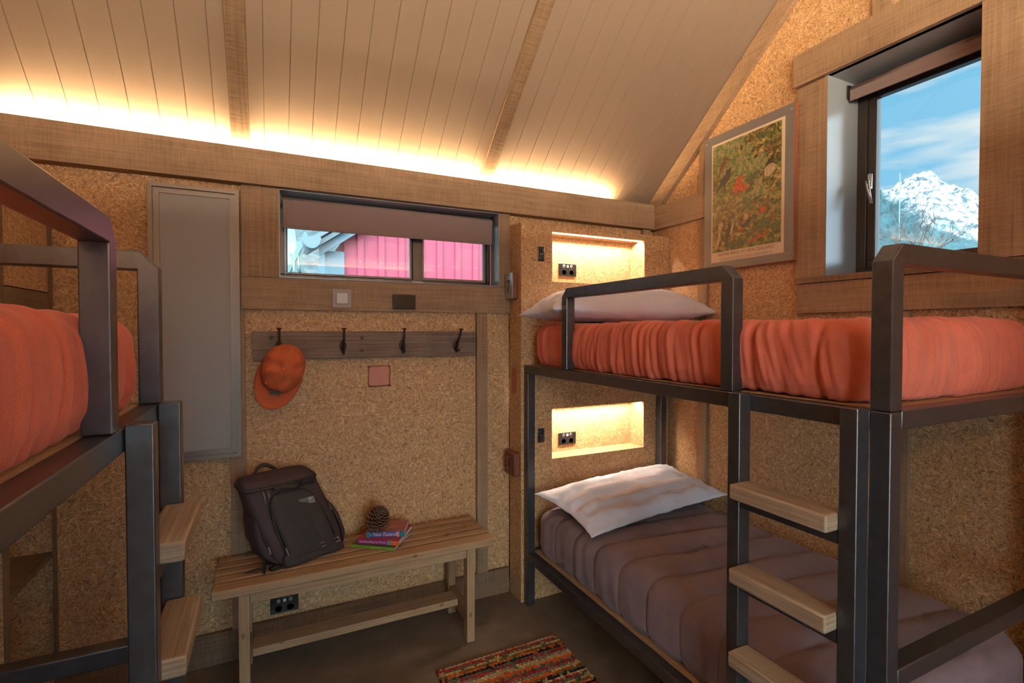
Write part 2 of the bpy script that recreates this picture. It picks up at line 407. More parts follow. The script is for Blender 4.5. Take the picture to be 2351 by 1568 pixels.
# ------------------------------------------------------------------ mesh builder
class MB:
    def __init__(s, grain=None):
        s.bm = bmesh.new(); s.grain = grain; s.mi = 0; s.cols = None
    def _fin(s, faces, smooth):
        for f in faces:
            f.material_index = s.mi; f.smooth = smooth
    def box(s, x0, x1, y0, y1, z0, z1, bev=0.0, M=None, seg=2):
        r = bmesh.ops.create_cube(s.bm, size=1.0)
        vs = r['verts']
        for v in vs:
            v.co = Vector((x0 + (v.co.x + .5) * (x1 - x0), y0 + (v.co.y + .5) * (y1 - y0), z0 + (v.co.z + .5) * (z1 - z0)))
            if M is not None: v.co = M @ v.co
        fs = set(f for v in vs for f in v.link_faces)
        s._fin(fs, False)
        if bev > 0:
            es = list(set(e for v in vs for e in v.link_edges))
            rr = bmesh.ops.bevel(s.bm, geom=es, offset=bev, segments=seg, affect='EDGES', profile=0.5)
            s._fin(rr['faces'], seg > 1)
        return s
    def prism(s, poly, axis, a, b, M=None, smooth=False):
        """poly: 2D points in the two other axes (x: yz, y: xz, z: xy)"""
        def P(p, t):
            v = {'x': (t, p[0], p[1]), 'y': (p[0], t, p[1]), 'z': (p[0], p[1], t)}[axis]
            v = Vector(v)
            return M @ v if M is not None else v
        A = [s.bm.verts.new(P(p, a)) for p in poly]; B = [s.bm.verts.new(P(p, b)) for p in poly]
        n = len(poly); fs = []
        fs.append(s.bm.faces.new(A)); fs.append(s.bm.faces.new(B[::-1]))
        for i in range(n):
            fs.append(s.bm.faces.new((A[i], B[i], B[(i + 1) % n], A[(i + 1) % n])))
        s._fin(fs, smooth)
        return s
    def tube(s, pts, r, n=10, close=False, cap=True, flat=1.0):
        pts = [Vector(p) for p in pts]
        rs = r if isinstance(r, (list, tuple)) else [r] * len(pts)
        rings = []; up0 = None
        for i, p in enumerate(pts):
            if close: d = (pts[(i + 1) % len(pts)] - pts[i - 1])
            else: d = pts[min(i + 1, len(pts) - 1)] - pts[max(i - 1, 0)]
            d.normalize()
            if up0 is None:
                up0 = Vector((0, 0, 1)) if abs(d.z) < 0.9 else Vector((1, 0, 0))
            side = d.cross(up0)
            if side.length < 1e-5: side = d.orthogonal()
            side.normalize(); up = side.cross(d).normalized(); up0 = up
            rings.append([s.bm.verts.new(p + (side * math.cos(2 * PI * k / n) + up * math.sin(2 * PI * k / n) * flat) * rs[i]) for k in range(n)])
        fs = []
        m = len(rings)
        for i in range(m if close else m - 1):
            A, B = rings[i], rings[(i + 1) % m]
            for k in range(n):
                fs.append(s.bm.faces.new((A[k], A[(k + 1) % n], B[(k + 1) % n], B[k])))
        if cap and not close:
            fs.append(s.bm.faces.new(rings[0][::-1])); fs.append(s.bm.faces.new(rings[-1]))
        s._fin(fs, True)
        return s
    def lathe(s, prof, c, n=24, axis='z', M=None):
        rings = []
        for (r, h) in prof:
            ring = []
            for k in range(n):
                a = 2 * PI * k / n
                p = (r * math.cos(a), r * math.sin(a), h)
                if axis == 'y': p = (p[0], p[2], p[1])
                if axis == 'x': p = (p[2], p[0], p[1])
                v = Vector(p) + Vector(c)
                ring.append(s.bm.verts.new(M @ v if M is not None else v))
            rings.append(ring)
        fs = []
        for A, B in zip(rings, rings[1:]):
            for k in range(n):
                fs.append(s.bm.faces.new((A[k], A[(k + 1) % n], B[(k + 1) % n], B[k])))
        if prof[0][0] > 1e-6: fs.append(s.bm.faces.new(rings[0][::-1]))
        if prof[-1][0] > 1e-6: fs.append(s.bm.faces.new(rings[-1]))
        s._fin(fs, True)
        return s
    def grid(s, rows, closed=False, smooth=True, cap=None):
        R = [[s.bm.verts.new(p) for p in row] for row in rows]
        fs = []
        for A, B in zip(R, R[1:]):
            n = len(A)
            for k in range(n if closed else n - 1):
                fs.append(s.bm.faces.new((A[k], A[(k + 1) % n], B[(k + 1) % n], B[k])))
        if cap:
            for ring in (R[0][::-1], R[-1]):
                fs.append(s.bm.faces.new(ring))
        s._fin(fs, smooth)
        return R
    def poly(s, pts):
        f = s.bm.faces.new([s.bm.verts.new(p) for p in pts]); s._fin([f], False); return s
    def build(s, name, mats, parent=None, recalc=True, sharp=None):
        bm = s.bm
        if recalc: bmesh.ops.recalc_face_normals(bm, faces=bm.faces[:])
        bm.verts.ensure_lookup_table()
        lo = Vector([min(v.co[i] for v in bm.verts) for i in range(3)]); hi = Vector([max(v.co[i] for v in bm.verts) for i in range(3)])
        d = hi - lo
        g = s.grain if s.grain is not None else max(range(3), key=lambda i: d[i])
        uvl = bm.loops.layers.uv.new('UVMap')
        ou, ov = random.uniform(0, 40), random.uniform(0, 40)
        for f in bm.faces:
            nrm = f.normal
            ax = max(range(3), key=lambda i: abs(nrm[i]))
            oth = [i for i in range(3) if i != ax]
            if g in oth: u, v = g, [i for i in oth if i != g][0]
            else: u, v = oth
            for l in f.loops:
                l[uvl].uv = (l.vert.co[u] + ou, l.vert.co[v] + ov + (l.vert.co[ax] * 0.01))
        me = bpy.data.meshes.new(name)
        bm.to_mesh(me); bm.free()
        o = bpy.data.objects.new(name, me)
        for mm in (mats if isinstance(mats, (list, tuple)) else [mats]):
            me.materials.append(MATS[mm])
        COL.objects.link(o)
        if parent is not None:
            o.parent = parent
        return o

def tag(o, label, cat, group=None):
    o['label'] = label; o['category'] = cat
    if group: o['group'] = group
    return o
def struct(o):
    o['kind'] = 'structure'; return o
def empty(name, loc=(0, 0, 0), rz=0.0):
    o = bpy.data.objects.new(name, None); COL.objects.link(o)
    o.location = loc; o.rotation_euler = (0, 0, rz); o.empty_display_size = 0.05
    return o
def thing(name, label, cat, loc=(0, 0, 0), rz=0.0, group=None):
    return tag(empty(name, loc, rz), label, cat, group)
def boxo(name, mat, x0, x1, y0, y1, z0, z1, parent=None, bev=0.0, grain=None):
    return MB(grain).box(x0, x1, y0, y1, z0, z1, bev).build(name, mat, parent)
def text_mesh(name, body, size, mat, M, parent=None, align='CENTER', extrude=0.0004, sx=1.0, bold=0.0):
    c = bpy.data.curves.new('lettering', 'FONT')
    c.body = body; c.size = size; c.align_x = align; c.align_y = 'CENTER'; c.extrude = extrude; c.offset = bold
    o = bpy.data.objects.new('lettering', c); COL.objects.link(o)
    dg = bpy.context.evaluated_depsgraph_get()
    me = bpy.data.meshes.new_from_object(o.evaluated_get(dg))
    bpy.data.objects.remove(o); bpy.data.curves.remove(c)
    me.transform(Matrix.Diagonal((sx, 1, 1, 1)))
    me.transform(M)
    me.name = name
    ob = bpy.data.objects.new(name, me); COL.objects.link(ob)
    me.materials.clear(); me.materials.append(MATS[mat])
    if parent is not None: ob.parent = parent
    return ob
def axes(o, ex, ey, ez):
    """matrix with given origin and axes"""
    M = Matrix.Identity(4)
    for i, e in enumerate((ex, ey, ez)):
        e = Vector(e).normalized()
        for j in range(3): M[j][i] = e[j]
    for j in range(3): M[j][3] = o[j]
    return M

# ================================================================== SETTING
YO, YB = 2.605, 2.58        # back wall: strand board plane, board face
XO, XR = 2.295, 2.275       # right wall: strand board plane, board face
XLW = -1.32                 # left wall
YF = -1.22                  # front wall
SL = 0.852
def zc(y):                  # ceiling underside (back slope)
    return 2.342 + SL * (2.60 - y)
RIDGE = (2.60 + YF) / 2
ZR = zc(RIDGE)

struct(boxo('floor', 'concrete', XLW - .1, XO + .25, YF - .12, YO + .12, -0.08, 0.0))
# back wall with the opening of the low window
WX0, WX1, WZ0, WZ1 = 0.049, 1.167, 1.755, 2.162
mb = MB(0)
HM = .013
mb.box(XLW - .1, WX0 - HM, YO, YO + .12, 0, 2.42).box(WX1 + HM, XO + .25, YO, YO + .12, 0, 2.42)
mb.box(WX0 - HM, WX1 + HM, YO, YO + .12, 0, WZ0 - HM).box(WX0 - HM, WX1 + HM, YO, YO + .12, WZ1 + HM, 2.42)
struct(mb.build('wall_back', 'osb'))
# right wall (gable) with the opening of the tall window
RY0, RY1, RZ0, RZ1 = 0.881, 1.430, 1.748, 2.652
mb = MB(1)
def gable(mb, x0, x1, holes=True):
    def quad(y0, y1, z0, top=None):
        t0 = top if top is not None else zcc(y0); t1 = top if top is not None else zcc(y1)
        mb.prism([(y0, z0), (y1, z0), (y1, t1), (y0, t0)], 'x', x0, x1)
    def zcc(y): return zc(y) if y >= RIDGE else zc(2 * RIDGE - y)
    if holes:
        quad(YF, RIDGE, 0); quad(RIDGE, RY0 - HM, 0); quad(RY1 + HM, YO + .12, 0)
        quad(RY0 - HM, RY1 + HM, 0, RZ0 - HM); quad(RY0 - HM, RY1 + HM, RZ1 + HM)
    else:
        quad(YF, RIDGE, 0); quad(RIDGE, YO, 0)
gable(mb, XO, XO + .14)
struct(mb.build('wall_right', 'osb'))
mb = MB(1); gable(mb, XLW - .1, XLW, False); struct(mb.build('wall_left', 'osb'))
DX0, DX1, DZ1 = -0.10, 1.05, 2.08
mb = MB(0); mb.box(XLW - .1, DX0, YF - .12, YF, 0, 2.42).box(DX1, XO + .25, YF - .12, YF, 0, 2.42).box(DX0, DX1, YF - .12, YF, DZ1, 2.42)
struct(mb.build('wall_front', 'osb'))
d1 = struct(empty('door_added_1', (DX0, YF - .06, 0)))  # glazed door added behind the camera to let in cool fill daylight
mb = MB(2)
for (xa, xb) in ((.002, .575), (.575, 1.148)):
    mb.box(xa, xa + .06, -.025, .025, .01, DZ1 - .004).box(xb - .06, xb, -.025, .025, .01, DZ1 - .004)
    mb.box(xa + .06, xb - .06, -.025, .025, .01, .12).box(xa + .06, xb - .06, -.025, .025, DZ1 - .07, DZ1 - .004)
mb.build('frame', 'frame_dark', d1)
for (xa, xb) in ((.062, .515), (.635, 1.088)):
    boxo('pane', 'thin_glass', xa, xb, -.003, .003, .12, DZ1 - .07, d1)
struct(boxo('terrain_3', 'concrete', -6, 8, -9, YF - .13, -.12, -.02))
struct(boxo('ceiling_sun_block', 'groove', XLW - .2, XO + .45, YF - 1.5, YF - .2, 2.32, 2.40))  # unseen slab added to keep direct sun off the glazed opening
# ceiling: painted boards on both slopes, grooves between
xs = [-1.32]
x = -1.207
while x < -0.16: xs.append(x); x += 0.1005
ed = xs + [-0.143]
mid = [-0.073, -0.013] + [-0.013 + 0.1005 * k for k in range(1, 11)] + [1.053]
rgt = [1.124, 1.203] + [1.203 + 0.0985 * k for k in range(1, 11)] + [XO]
mb = MB(1)
for xsl in (ed, mid, rgt):
    for a, b in zip(xsl, xsl[1:]):
        if b - a < 0.02: continue
        for (ya, yb, sgn) in ((RIDGE, 2.66, 1), (RIDGE, YF - .06, -1)):
            def zz(y): return zc(y) if sgn > 0 else zc(2 * RIDGE - y)
            g = 0.0022
            mb.prism([(a + g, 0), (b - g, 0), (b, .004), (b, .012), (a, .012), (a, .004)], 'y', 0, 1,
                     M=Matrix(((1, 0, 0, 0), (0, yb - ya, 0, ya), (0, zz(yb) - zz(ya), 1, zz(ya)), (0, 0, 0, 1))))
struct(mb.build('ceiling', 'ceiling_paint'))
mb = MB(1)
for (ya, yb) in ((RIDGE, 2.80), (RIDGE, YF - .2)):
    def zz(y): return zc(y) if y >= RIDGE else zc(2 * RIDGE - y)
    mb.prism([(ya, zz(ya) + .012), (yb, zz(yb) + .012), (yb, zz(yb) + .15), (ya, zz(ya) + .15)], 'x', XLW - .2, XO + .45)
struct(mb.build('ceiling_roof', 'groove'))
# rafters showing through the boarding
def slope_bar(x0, x1, mat, name, drop=.020):
    mb = MB(1)
    ya, yb = RIDGE, 2.64
    mb.prism([(ya, zc(ya) - drop), (yb, zc(yb) - drop), (yb, zc(yb) + .012), (ya, zc(ya) + .012)], 'x', x0, x1)
    return struct(mb.build(name, mat))
slope_bar(-0.143, -0.073, 'sawn_dark', 'trim_1')
slope_bar(1.053, 1.124, 'sawn_dark', 'trim_2')
# eave beams (front face y=2.545) with the cove behind
struct(boxo('trim_3', 'sawn', XLW, 2.27, 2.545, YO - .03, 2.163, 2.321))
struct(boxo('trim_4', 'sawn', XLW, XO, YF + .03, YF + .06, 2.163, 2.305))
struct(boxo('trim_5', 'sawn', XLW, 2.27, YO - .03, YO, 2.163, 2.20))
# gable beam and rake board on the right wall
struct(boxo('trim_6', 'sawn', 2.262, XO, 1.57, 2.60, 2.158, 2.305))
mb = MB(1)
ya, yb = RIDGE, 2.595
mb.prism([(yb, zc(yb) - .006), (yb, zc(yb) - .05), (2.545, 2.305), (2.49, 2.305), (ya, zc(ya) - .108), (ya, zc(ya) - .006)], 'x', 2.262, XO)
struct(mb.build('trim_7', 'sawn'))
# boards on the back wall
struct(boxo('trim_8', 'sawn', -0.114, 1.237, YB, YO, 1.601, 1.748))
struct(boxo('trim_9', 'sawn', -0.110, WX0 - .0045, YB, YO, 1.750, 2.163, grain=2))
struct(boxo('trim_10', 'sawn', WX1 + .0045, 1.237, YB, YO, 1.750, 2.163, grain=2))
struct(boxo('trim_11', 'sawn', -0.162, -0.099, YB, YO, 0.142, 1.600))
struct(boxo('trim_12', 'sawn', 1.035, 1.098, YB, YO, 0.142, 1.600))
struct(boxo('trim_13', 'sawn', 2.20, 2.262, YB, YO, 2.098, 2.163, grain=2))
struct(boxo('baseboard_back', 'sawn_dark', -0.785, 1.233, YB, YO, 0, 0.14))
# battens on the right wall
struct(boxo('trim_14', 'sawn', XR, XO, 2.118, 2.182, 0, 2.156))
struct(boxo('trim_15', 'sawn', XR, XO, 2.118, 2.182, 2.307, 2.60))
struct(boxo('trim_16', 'sawn', XR, XO, 1.095, 1.155, 0, 1.58))
struct(boxo('trim_17', 'sawn', XR, XO, 1.18, 1.25, 2.80, 3.35))

# ---------------------------------------------------------------- low window (window_1)
w1 = struct(empty('window_1', (0, 0, 0)))
FY = 2.695
mb = MB(0)
mb.box(WX0 - .004, WX0, YB + .0005, FY, WZ0 - .004, WZ1 + .005).box(WX1, WX1 + .004, YB + .0005, FY, WZ0 - .004, WZ1 + .005)
mb.box(WX0, WX1, YB + .0005, FY, WZ0 - .004, WZ0).box(WX0, WX1, YB + .0005, FY, WZ1 - .004, WZ1 + .005)
mb.build('reveal_lining', 'reveal', w1)
mb = MB(0)
def frame_rect(mb, x0, x1, z0, z1, wd, y0, y1, bev=.003):
    mb.box(x0, x1, y0, y1, z0, z0 + wd, bev).box(x0, x1, y0, y1, z1 - wd, z1, bev)
    mb.box(x0, x0 + wd, y0, y1, z0 + wd, z1 - wd, bev).box(x1 - wd, x1, y0, y1, z0 + wd, z1 - wd, bev)
frame_rect(mb, WX0, WX1, WZ0, WZ1, .024, FY, FY + .05)
mb.box(0.705, 0.757, FY, FY + .05, WZ0 + .02, WZ1 - .02, .003)
mb.build('window_frame', 'frame_dark', w1)
mb = MB(0); frame_rect(mb, 0.075, 0.705, WZ0 + .026, WZ1 - .026, .010, FY + .012, FY + .04, .002); mb.build('sash', 'alu_dark', w1)
mb = MB(0); frame_rect(mb, 0.757, 1.142, WZ0 + .026, WZ1 - .026, .014, FY + .012, FY + .04, .002); mb.build('sash', 'alu_dark', w1)
boxo('pane', 'thin_glass', 0.086, 0.694, FY + .024, FY + .027, WZ0 + .036, WZ1 - .036, w1)
boxo('pane', 'thin_glass', 0.771, 1.128, FY + .024, FY + .027, WZ0 + .04, WZ1 - .04, w1)
boxo('latch', 'alu', 0.700, 0.760, FY - .014, FY, WZ0 + .004, WZ0 + .014, w1, .002)
# tall window (window_2)
w2 = struct(empty('window_2', (0, 0, 0)))
FX = 2.50
mb = MB(2)
mb.box(XO - .022, FX, RY1, RY1 + .012, RZ0, RZ1).box(XO - .022, FX, RY0 - .012, RY0, RZ0, RZ1)
mb.box(XO - .022, FX + .05, RY0 - .012, RY1 + .012, RZ1, RZ1 + .012).box(XO - .022, FX + .05, RY0 - .012, RY1 + .012, RZ0 - .012, RZ0)
mb.build('reveal_lining', 'reveal', w2)
mb = MB(2)
def frame_rect_x(mb, y0, y1, z0, z1, wd, x0, x1, bev=.003):
    mb.box(x0, x1, y0, y1, z0, z0 + wd, bev).box(x0, x1, y0, y1, z1 - wd, z1, bev)
    mb.box(x0, x1, y0, y0 + wd, z0 + wd, z1 - wd, bev).box(x0, x1, y1 - wd, y1, z0 + wd, z1 - wd, bev)
frame_rect_x(mb, RY0 - .01, RY1 + .004, RZ0, RZ1, .045, FX, FX + .055)
mb.build('window_frame', 'frame_dark', w2)
mb = MB(2); frame_rect_x(mb, RY0 + .036, RY1 - .042, RZ0 + .046, RZ1 - .046, .036, FX + .006, FX + .045); mb.build('sash', 'frame_dark', w2)
boxo('pane', 'thin_glass', FX + .026, FX + .029, RY0 + .07, RY1 - .076, RZ0 + .08, RZ1 - .08, w2)
# casement handle
mb = MB(2)
mb.box(FX - .012, FX + .006, 1.360, 1.380, 2.15, 2.225, .004)
mb.tube([(FX - .012, 1.370, 2.188), (FX - .03, 1.369, 2.186), (FX - .034, 1.362, 2.15), (FX - .033, 1.349, 2.080)], [.008, .009, .008, .006], 10)
mb.build('handle', 'chrome', w2)
# casings of the tall window
struct(boxo('trim_18', 'sawn', XR - .005, XO, RY1 + .002, 1.572, 1.752, 2.648, grain=2))
struct(boxo('trim_19', 'sawn', XR - .025, XO, 0.60, 1.580, 2.652, 2.802))
struct(boxo('trim_20', 'sawn', XR - .025, XO, 0.66, RY0 - .002, 1.752, 2.650, grain=2))
struct(boxo('trim_21', 'sawn', XR - .005, XO, 0.66, 1.565, 1.585, 1.722))
struct(boxo('trim_22', 'sawn_dark', XR - .02, XO + .01, 0.66, 1.565, 1.724, 1.750))

# roller blinds
t = thing('roller_blind', 'taupe roller blind pulled halfway down over the low wide window', 'blind', (WX0, FY - .05, WZ1 - .04))
mb = MB(0)
mb.tube([(0.012, 0, 0), (1.10, 0, 0)], .017, 16)
mb.build('roller', 'blind_cloth', t)
mb = MB(0)
mb.box(0.014, 1.10, -.0185, -.0165, -.118, 0.004)
mb.box(0.014, 1.10, -.021, -.014, -.132, -.116, .002)
mb.build('blind_cloth', 'blind_cloth', t)
for xx in (0.004, 1.106):
    boxo('bracket', 'black_plastic', xx - .004, xx + .004, -.024, .022, -.022, .03, t, .001)
mb = MB(2)
for k in range(46):
    zc_ = -.03 - k * .0072
    mb.lathe([(0.0002, -.0022), (.0020, -.001), (.0020, .001), (.0002, .0022)], (1.094, -.028, zc_), 6)
mb.tube([(1.094, -.028, -.02), (1.094, -.028, -.365)], .0006, 5)
mb.build('bead_chain', 'alu_dark', t)
t = thing('roller_blind', 'rolled-up roller blind at the head of the tall mountain window', 'blind', (2.44, RY0, RZ1 - .05))
mb = MB(1)
mb.tube([(0, 0.015, 0.004), (0, RY1 - RY0 - .012, 0.004)], .026, 18)
mb.build('roller', 'blind_cloth', t)
mb = MB(1)
mb.box(-.030, -.022, 0.016, RY1 - RY0 - .014, -.046, -.022, .003); mb.box(-.027, -.0255, 0.016, RY1 - RY0 - .014, -.03, .004)
mb.build('blind_cloth', 'blind_cloth', t)
for yy in (0.008, RY1 - RY0 - .006):
    boxo('bracket', 'black_plastic', -.03, .03, yy - .004, yy + .004, -.03, .03, t, .001)

# ================================================================== COVE LIGHT
o = boxo('light_strip', 'led', -0.93, 1.93, 2.579, 2.591, 2.312, 2.3175)
tag(o, 'warm light strip hidden in the cove behind the beam above the low window', 'light strip')
boxo('strip_channel', 'alu', -0.95, 1.95, 2.577, 2.593, 2.304, 2.312, o)
boxo('strip_shelf', 'sawn_dark', -1.30, 2.26, 2.577, 2.604, 2.200, 2.304, o)
o = boxo('light_strip', 'led_far', -0.93, 1.93, YF + .012, YF + .026, 2.302, 2.308)
tag(o, 'warm light strip in the cove of the opposite eave behind the viewer', 'light strip')
boxo('strip_shelf', 'sawn_dark', -1.30, 2.26, YF + .002, YF + .029, 2.200, 2.302, o)

# pendant at the top edge of the picture
t = thing('pendant_lamp', 'round dark metal pendant lamp hanging below the ceiling ridge', 'lamp', (0.52, 1.07, 2.36))
mb = MB(2)
mb.lathe([(.130, 0.0), (.130, .02), (.127, .18)], (0, 0, 0), 48)
o2 = mb.build('lamp_shade', 'black_steel', t)
sm = o2.modifiers.new('thickness', 'SOLIDIFY'); sm.thickness = .002
mb = MB(2); mb.tube([(0, 0, .20), (0, 0, zc(1.07) - 2.36 - .002)], .005, 8); mb.build('cord', 'black_plastic', t)
mb = MB(2); mb.lathe([(0.001, -.0), (.02, .005), (.03, .025), (.02, .055), (.012, .09), (0.001, .095)], (0, 0, .0), 20); mb.build('bulb', 'bulb', t)
mb = MB(0)
for k in range(3):
    a = 2 * PI * k / 3; mb.tube([(.128 * math.cos(a), .128 * math.sin(a), .175), (0, 0, .20)], .002, 6)
mb.build('hanger', 'iron', t)

# ================================================================== HEADBOARD BOX with lit niches
BX0, BX1, BYF, BH = 1.237, 2.292, 2.44, 2.095
NX0, NX1 = 1.433, 2.093
NZ = ((0.778, 1.062), (1.778, 2.060))
t = thing('headboard_box', 'strand board headboard box with two lit niches in the corner', 'headboard', (BX0, BYF, 0))
def loc(o, t):               # world-built mesh put under a thing that stands at its own base
    o.matrix_parent_inverse = Matrix.Translation(-t.location); return o
mb = MB(0)
th = .020
mb.box(BX0, NX0, BYF, BYF + th, 0, BH).box(NX1, BX1, BYF, BYF + th, 0, BH)
for z0, z1 in ((0, NZ[0][0]), (NZ[0][1], NZ[1][0]), (NZ[1][1], BH)):
    mb.box(NX0, NX1, BYF, BYF + th, z0, z1)
loc(mb.build('front_panel', 'osb', t), t)
mb = MB(2); mb.box(BX0, BX0 + .018, BYF + th, YB - .001, 0, BH - .018); loc(mb.build('side_panel', 'osb', t), t)
mb = MB(0); mb.box(BX0, BX1, BYF + th, YB - .001, BH - .018, BH); loc(mb.build('top_panel', 'osb', t), t)
for z0, z1 in NZ:
    mb = MB(0)
    yb = 2.572
    mb.box(NX0 - .012, NX1 + .012, yb, yb + .006, z0 - .012, z1 + .012)
    mb.box(NX0 - .012, NX0, BYF + th, yb, z0 - .012, z1 + .012).box(NX1, NX1 + .012, BYF + th, yb, z0 - .012, z1 + .012)
    mb.box(NX0, NX1, BYF + th, yb, z0 - .012, z0).box(NX0, NX1, BYF + th + .036, yb, z1, z1 + .012)
    mb.box(NX0, NX1, BYF + th, BYF + th + .040, z1 + .034, z1 + .040).box(NX0, NX1, BYF + th + .036, BYF + th + .040, z1 + .012, z1 + .034)
    n_ = loc(mb.build('niche', 'osb', t), t)
    mb = MB(0); mb.box(NX0 + .01, NX1 - .01, BYF + th + .001, BYF + th + .013, z1 + .012, z1 + .018)
    s_ = mb.build('niche_light', 'niche_led', n_)
    s_.matrix_parent_inverse = Matrix.Identity(4); s_.matrix_parent_inverse = (Matrix.Translation(t.location) @ n_.matrix_parent_inverse).inverted()

# power points and rocker switches on the headboard
def outlet(x, z, y, label, sc=1.0):
    t = thing('power_outlet', label, 'power outlet', (x, y, z), 0, 'double power outlets')
    w, h = .122 * sc, .074 * sc
    MB(0).box(-w / 2, w / 2, -.008, 0, -h / 2, h / 2, .002).build('cover_plate', 'black_plastic', t)
    for sx in (-1, 1):
        mb = MB(0); mb.lathe([(.0001, -.0088), (.0085, -.0088), (.0095, -.0075), (.0095, -.007)], (sx * .026, 0, .022), 18, 'y'); mb.build('rocker', 'chrome' if sc == 1.0 else 'taupe_plastic', t)
        mb = MB(0); mb.lathe([(.0145, -.0092), (.016, -.0092), (.0165, -.0078), (.0145, -.0078), (.0145, -.0092)], (sx * .026, 0, -.013), 24, 'y')
        for k in range(3):
            a = PI / 2 + k * 2 * PI / 3
            M = Matrix.Translation((sx * .026 + .0075 * math.cos(a), -.0085, -.013 + .0075 * math.sin(a))) @ Matrix.Rotation(-(a - PI / 2), 4, 'Y')
            mb.box(-.0012, .0012, -.0006, .0006, -.004, .004, 0, M)
        mb.build('socket', 'iron', t)
    MB(0).box(-.007, .007, -.0088, -.0075, .015, .029, .001).build('usb_port', 'white_plastic', t)
    return t
outlet(1.614, 1.866, 2.572, 'black double power outlet inside the upper lit niche')
outlet(1.614, 0.852, 2.572, 'black double power outlet inside the lower lit niche')
o = outlet(0.054, 0.197, YO, 'black double power outlet low on the wall behind the bench legs', 1.001)
def rocker(x, z, y, label):
    t = thing('light_switch', label, 'light switch', (x, y, z), 0, 'slim black rocker switches')
    MB(2).box(-.021, .021, -.007, 0, -.040, .040, .004).build('cover_plate', 'black_plastic', t)
    MB(2).box(-.011, .011, -.011, -.007, -.030, .030, .003).build('rocker', 'black_plastic', t)
    MB(0).box(-.008, .008, -.0114, -.0108, -.001, .002).build('indicator', 'taupe_plastic', t)
rocker(1.360, 1.927, BYF, 'slim black rocker switch beside the upper niche')
rocker(1.361, 0.918, BYF, 'slim black rocker switch beside the lower niche')
# taupe wall switch + thermostat panel under the window
t = thing('light_switch', 'square taupe light switch with pale rocker under the low window', 'light switch', (0.322, YB, 1.661))
MB(2).box(-.046, .046, -.008, 0, -.047, .047, .002).build('cover_plate', 'taupe_plastic', t)
MB(2).box(-.027, .027, -.014, -.008, -.027, .027, .003).build('rocker', 'white_plastic', t)
t = thing('thermostat', 'black glass control panel on the board under the low window', 'thermostat', (0.628, YB, 1.651))
MB(0).box(-.059, .059, -.016, 0, -.038, .038, .003).build('housing', 'black_plastic', t)
MB(0).box(-.055, .055, -.0165, -.0158, -.034, .034).build('screen', 'black_gloss', t)

# grey wall panel in an aluminium frame
t = thing('wall_panel', 'tall grey wall panel in a pale metal frame beside the bench', 'wall panel', (-0.285, YB, 0.937))
mb = MB(2)
def pframe(mb, w, h, wd, y0, y1, zb=0):
    x0, x1, z0, z1 = -w / 2, w / 2, zb, zb + h
    for poly in ([(x0, z0), (x1, z0), (x1 - wd, z0 + wd), (x0 + wd, z0 + wd)], [(x1, z0), (x1, z1), (x1 - wd, z1 - wd), (x1 - wd, z0 + wd)],
                 [(x1, z1), (x0, z1), (x0 + wd, z1 - wd), (x1 - wd, z1 - wd)], [(x0, z1), (x0, z0), (x0 + wd, z0 + wd), (x0 + wd, z1 - wd)]):
        mb.prism(poly, 'y', y0, y1)
pframe(mb, .336, 1.188, .016, -.030, .025)
mb.build('frame', 'bronze', t)
mb = MB(2); pframe(mb, .304, 1.156, .022, -.016, .01, .016); mb.build('inner_frame', 'alu_dark', t)
MB(2).box(-.131, .131, -.010, .01, .037, 1.151).build('panel', 'panel_grey', t)

# copper plates, wooden block, numbered plate
t = thing('copper_plate', 'square beaten copper plate on the wall below the coat hooks', 'copper plate', (0.505, YO, 1.270))
mb = MB(0)
rows = []
for i in range(13):
    row = []
    for j in range(13):
        u, v = i / 12 - .5, j / 12 - .5
        p = Vector((u * .113 + .001 * math.sin(9 * v), -.004 - .0015 * noise.noise(Vector((u * 4, v * 4, 2))) - .0006 * noise.noise(Vector((u * 9, v * 9, 5))), v * .108 + .001 * math.sin(8 * u)))
        row.append(p)
    rows.append(row)
mb.grid(rows); o = mb.build('plate', 'copper', t)
sm = o.modifiers.new('thickness', 'SOLIDIFY'); sm.thickness = .0025
for sx in (-1, 1):
    for sz in (-1, 1):
        mb = MB(0); mb.lathe([(.003, -.0005), (.003, -.006), (.0001, -.0075)], (sx * .049, 0, sz * .046), 10, 'y'); mb.build('screw', 'iron', t)
t = thing('copper_plate', 'narrow copper strip screwed to the side of the headboard box', 'copper plate', (BX0, 2.521, 1.223))
mb = MB(2); mb.box(-.0025, 0, -.030, .030, -.073, .073, .0008)
mb.build('plate', 'copper', t)
for sy in (-1, 1):
    for sz in (-1, 1):
        mb = MB(2); mb.lathe([(.0035, -.002), (.0035, -.004), (.0001, -.0055)], (0, sy * .023, sz * .065), 10, 'x'); mb.build('screw', 'copper', t)
t = thing('wooden_block', 'small dark timber block with a rope loop on the headboard box side', 'wooden block', (BX0, 2.50, 0.765))
MB(2).box(-.040, 0, -.055, .055, -.065, .065, .006).build('block', 'redwood', t)
mb = MB(2); mb.tube([(-.042 - .010 * math.sin(PI * k / 12), .016 + .006 * math.cos(k * 1.9), -.036 + .072 * k / 12) for k in range(13)], [.004 + .004 * abs(math.sin(k * .9)) for k in range(13)], 8)
mb.build('rope_loop', 'redwood', t)
t = thing('bottle_opener', 'wooden block faced with a steel plate marked 7 by the window', 'bottle opener', (1.237, 2.545, 1.752))
MB(2).box(-.030, -.001, -.068, .030, -.070, .070, .004).build('block', 'redwood', t)
MB(2).box(-.034, -.030, -.066, .028, -.0715, .0715, .0015).build('steel_plate', 'alu', t)
Ms = axes((-.0342, -.016, -.006), (0, -1, 0), (0, 0, 1), (-1, 0, 0))
text_mesh('number', '7', .095, 'ink', Ms, t, extrude=.0006, sx=.95, bold=.003)
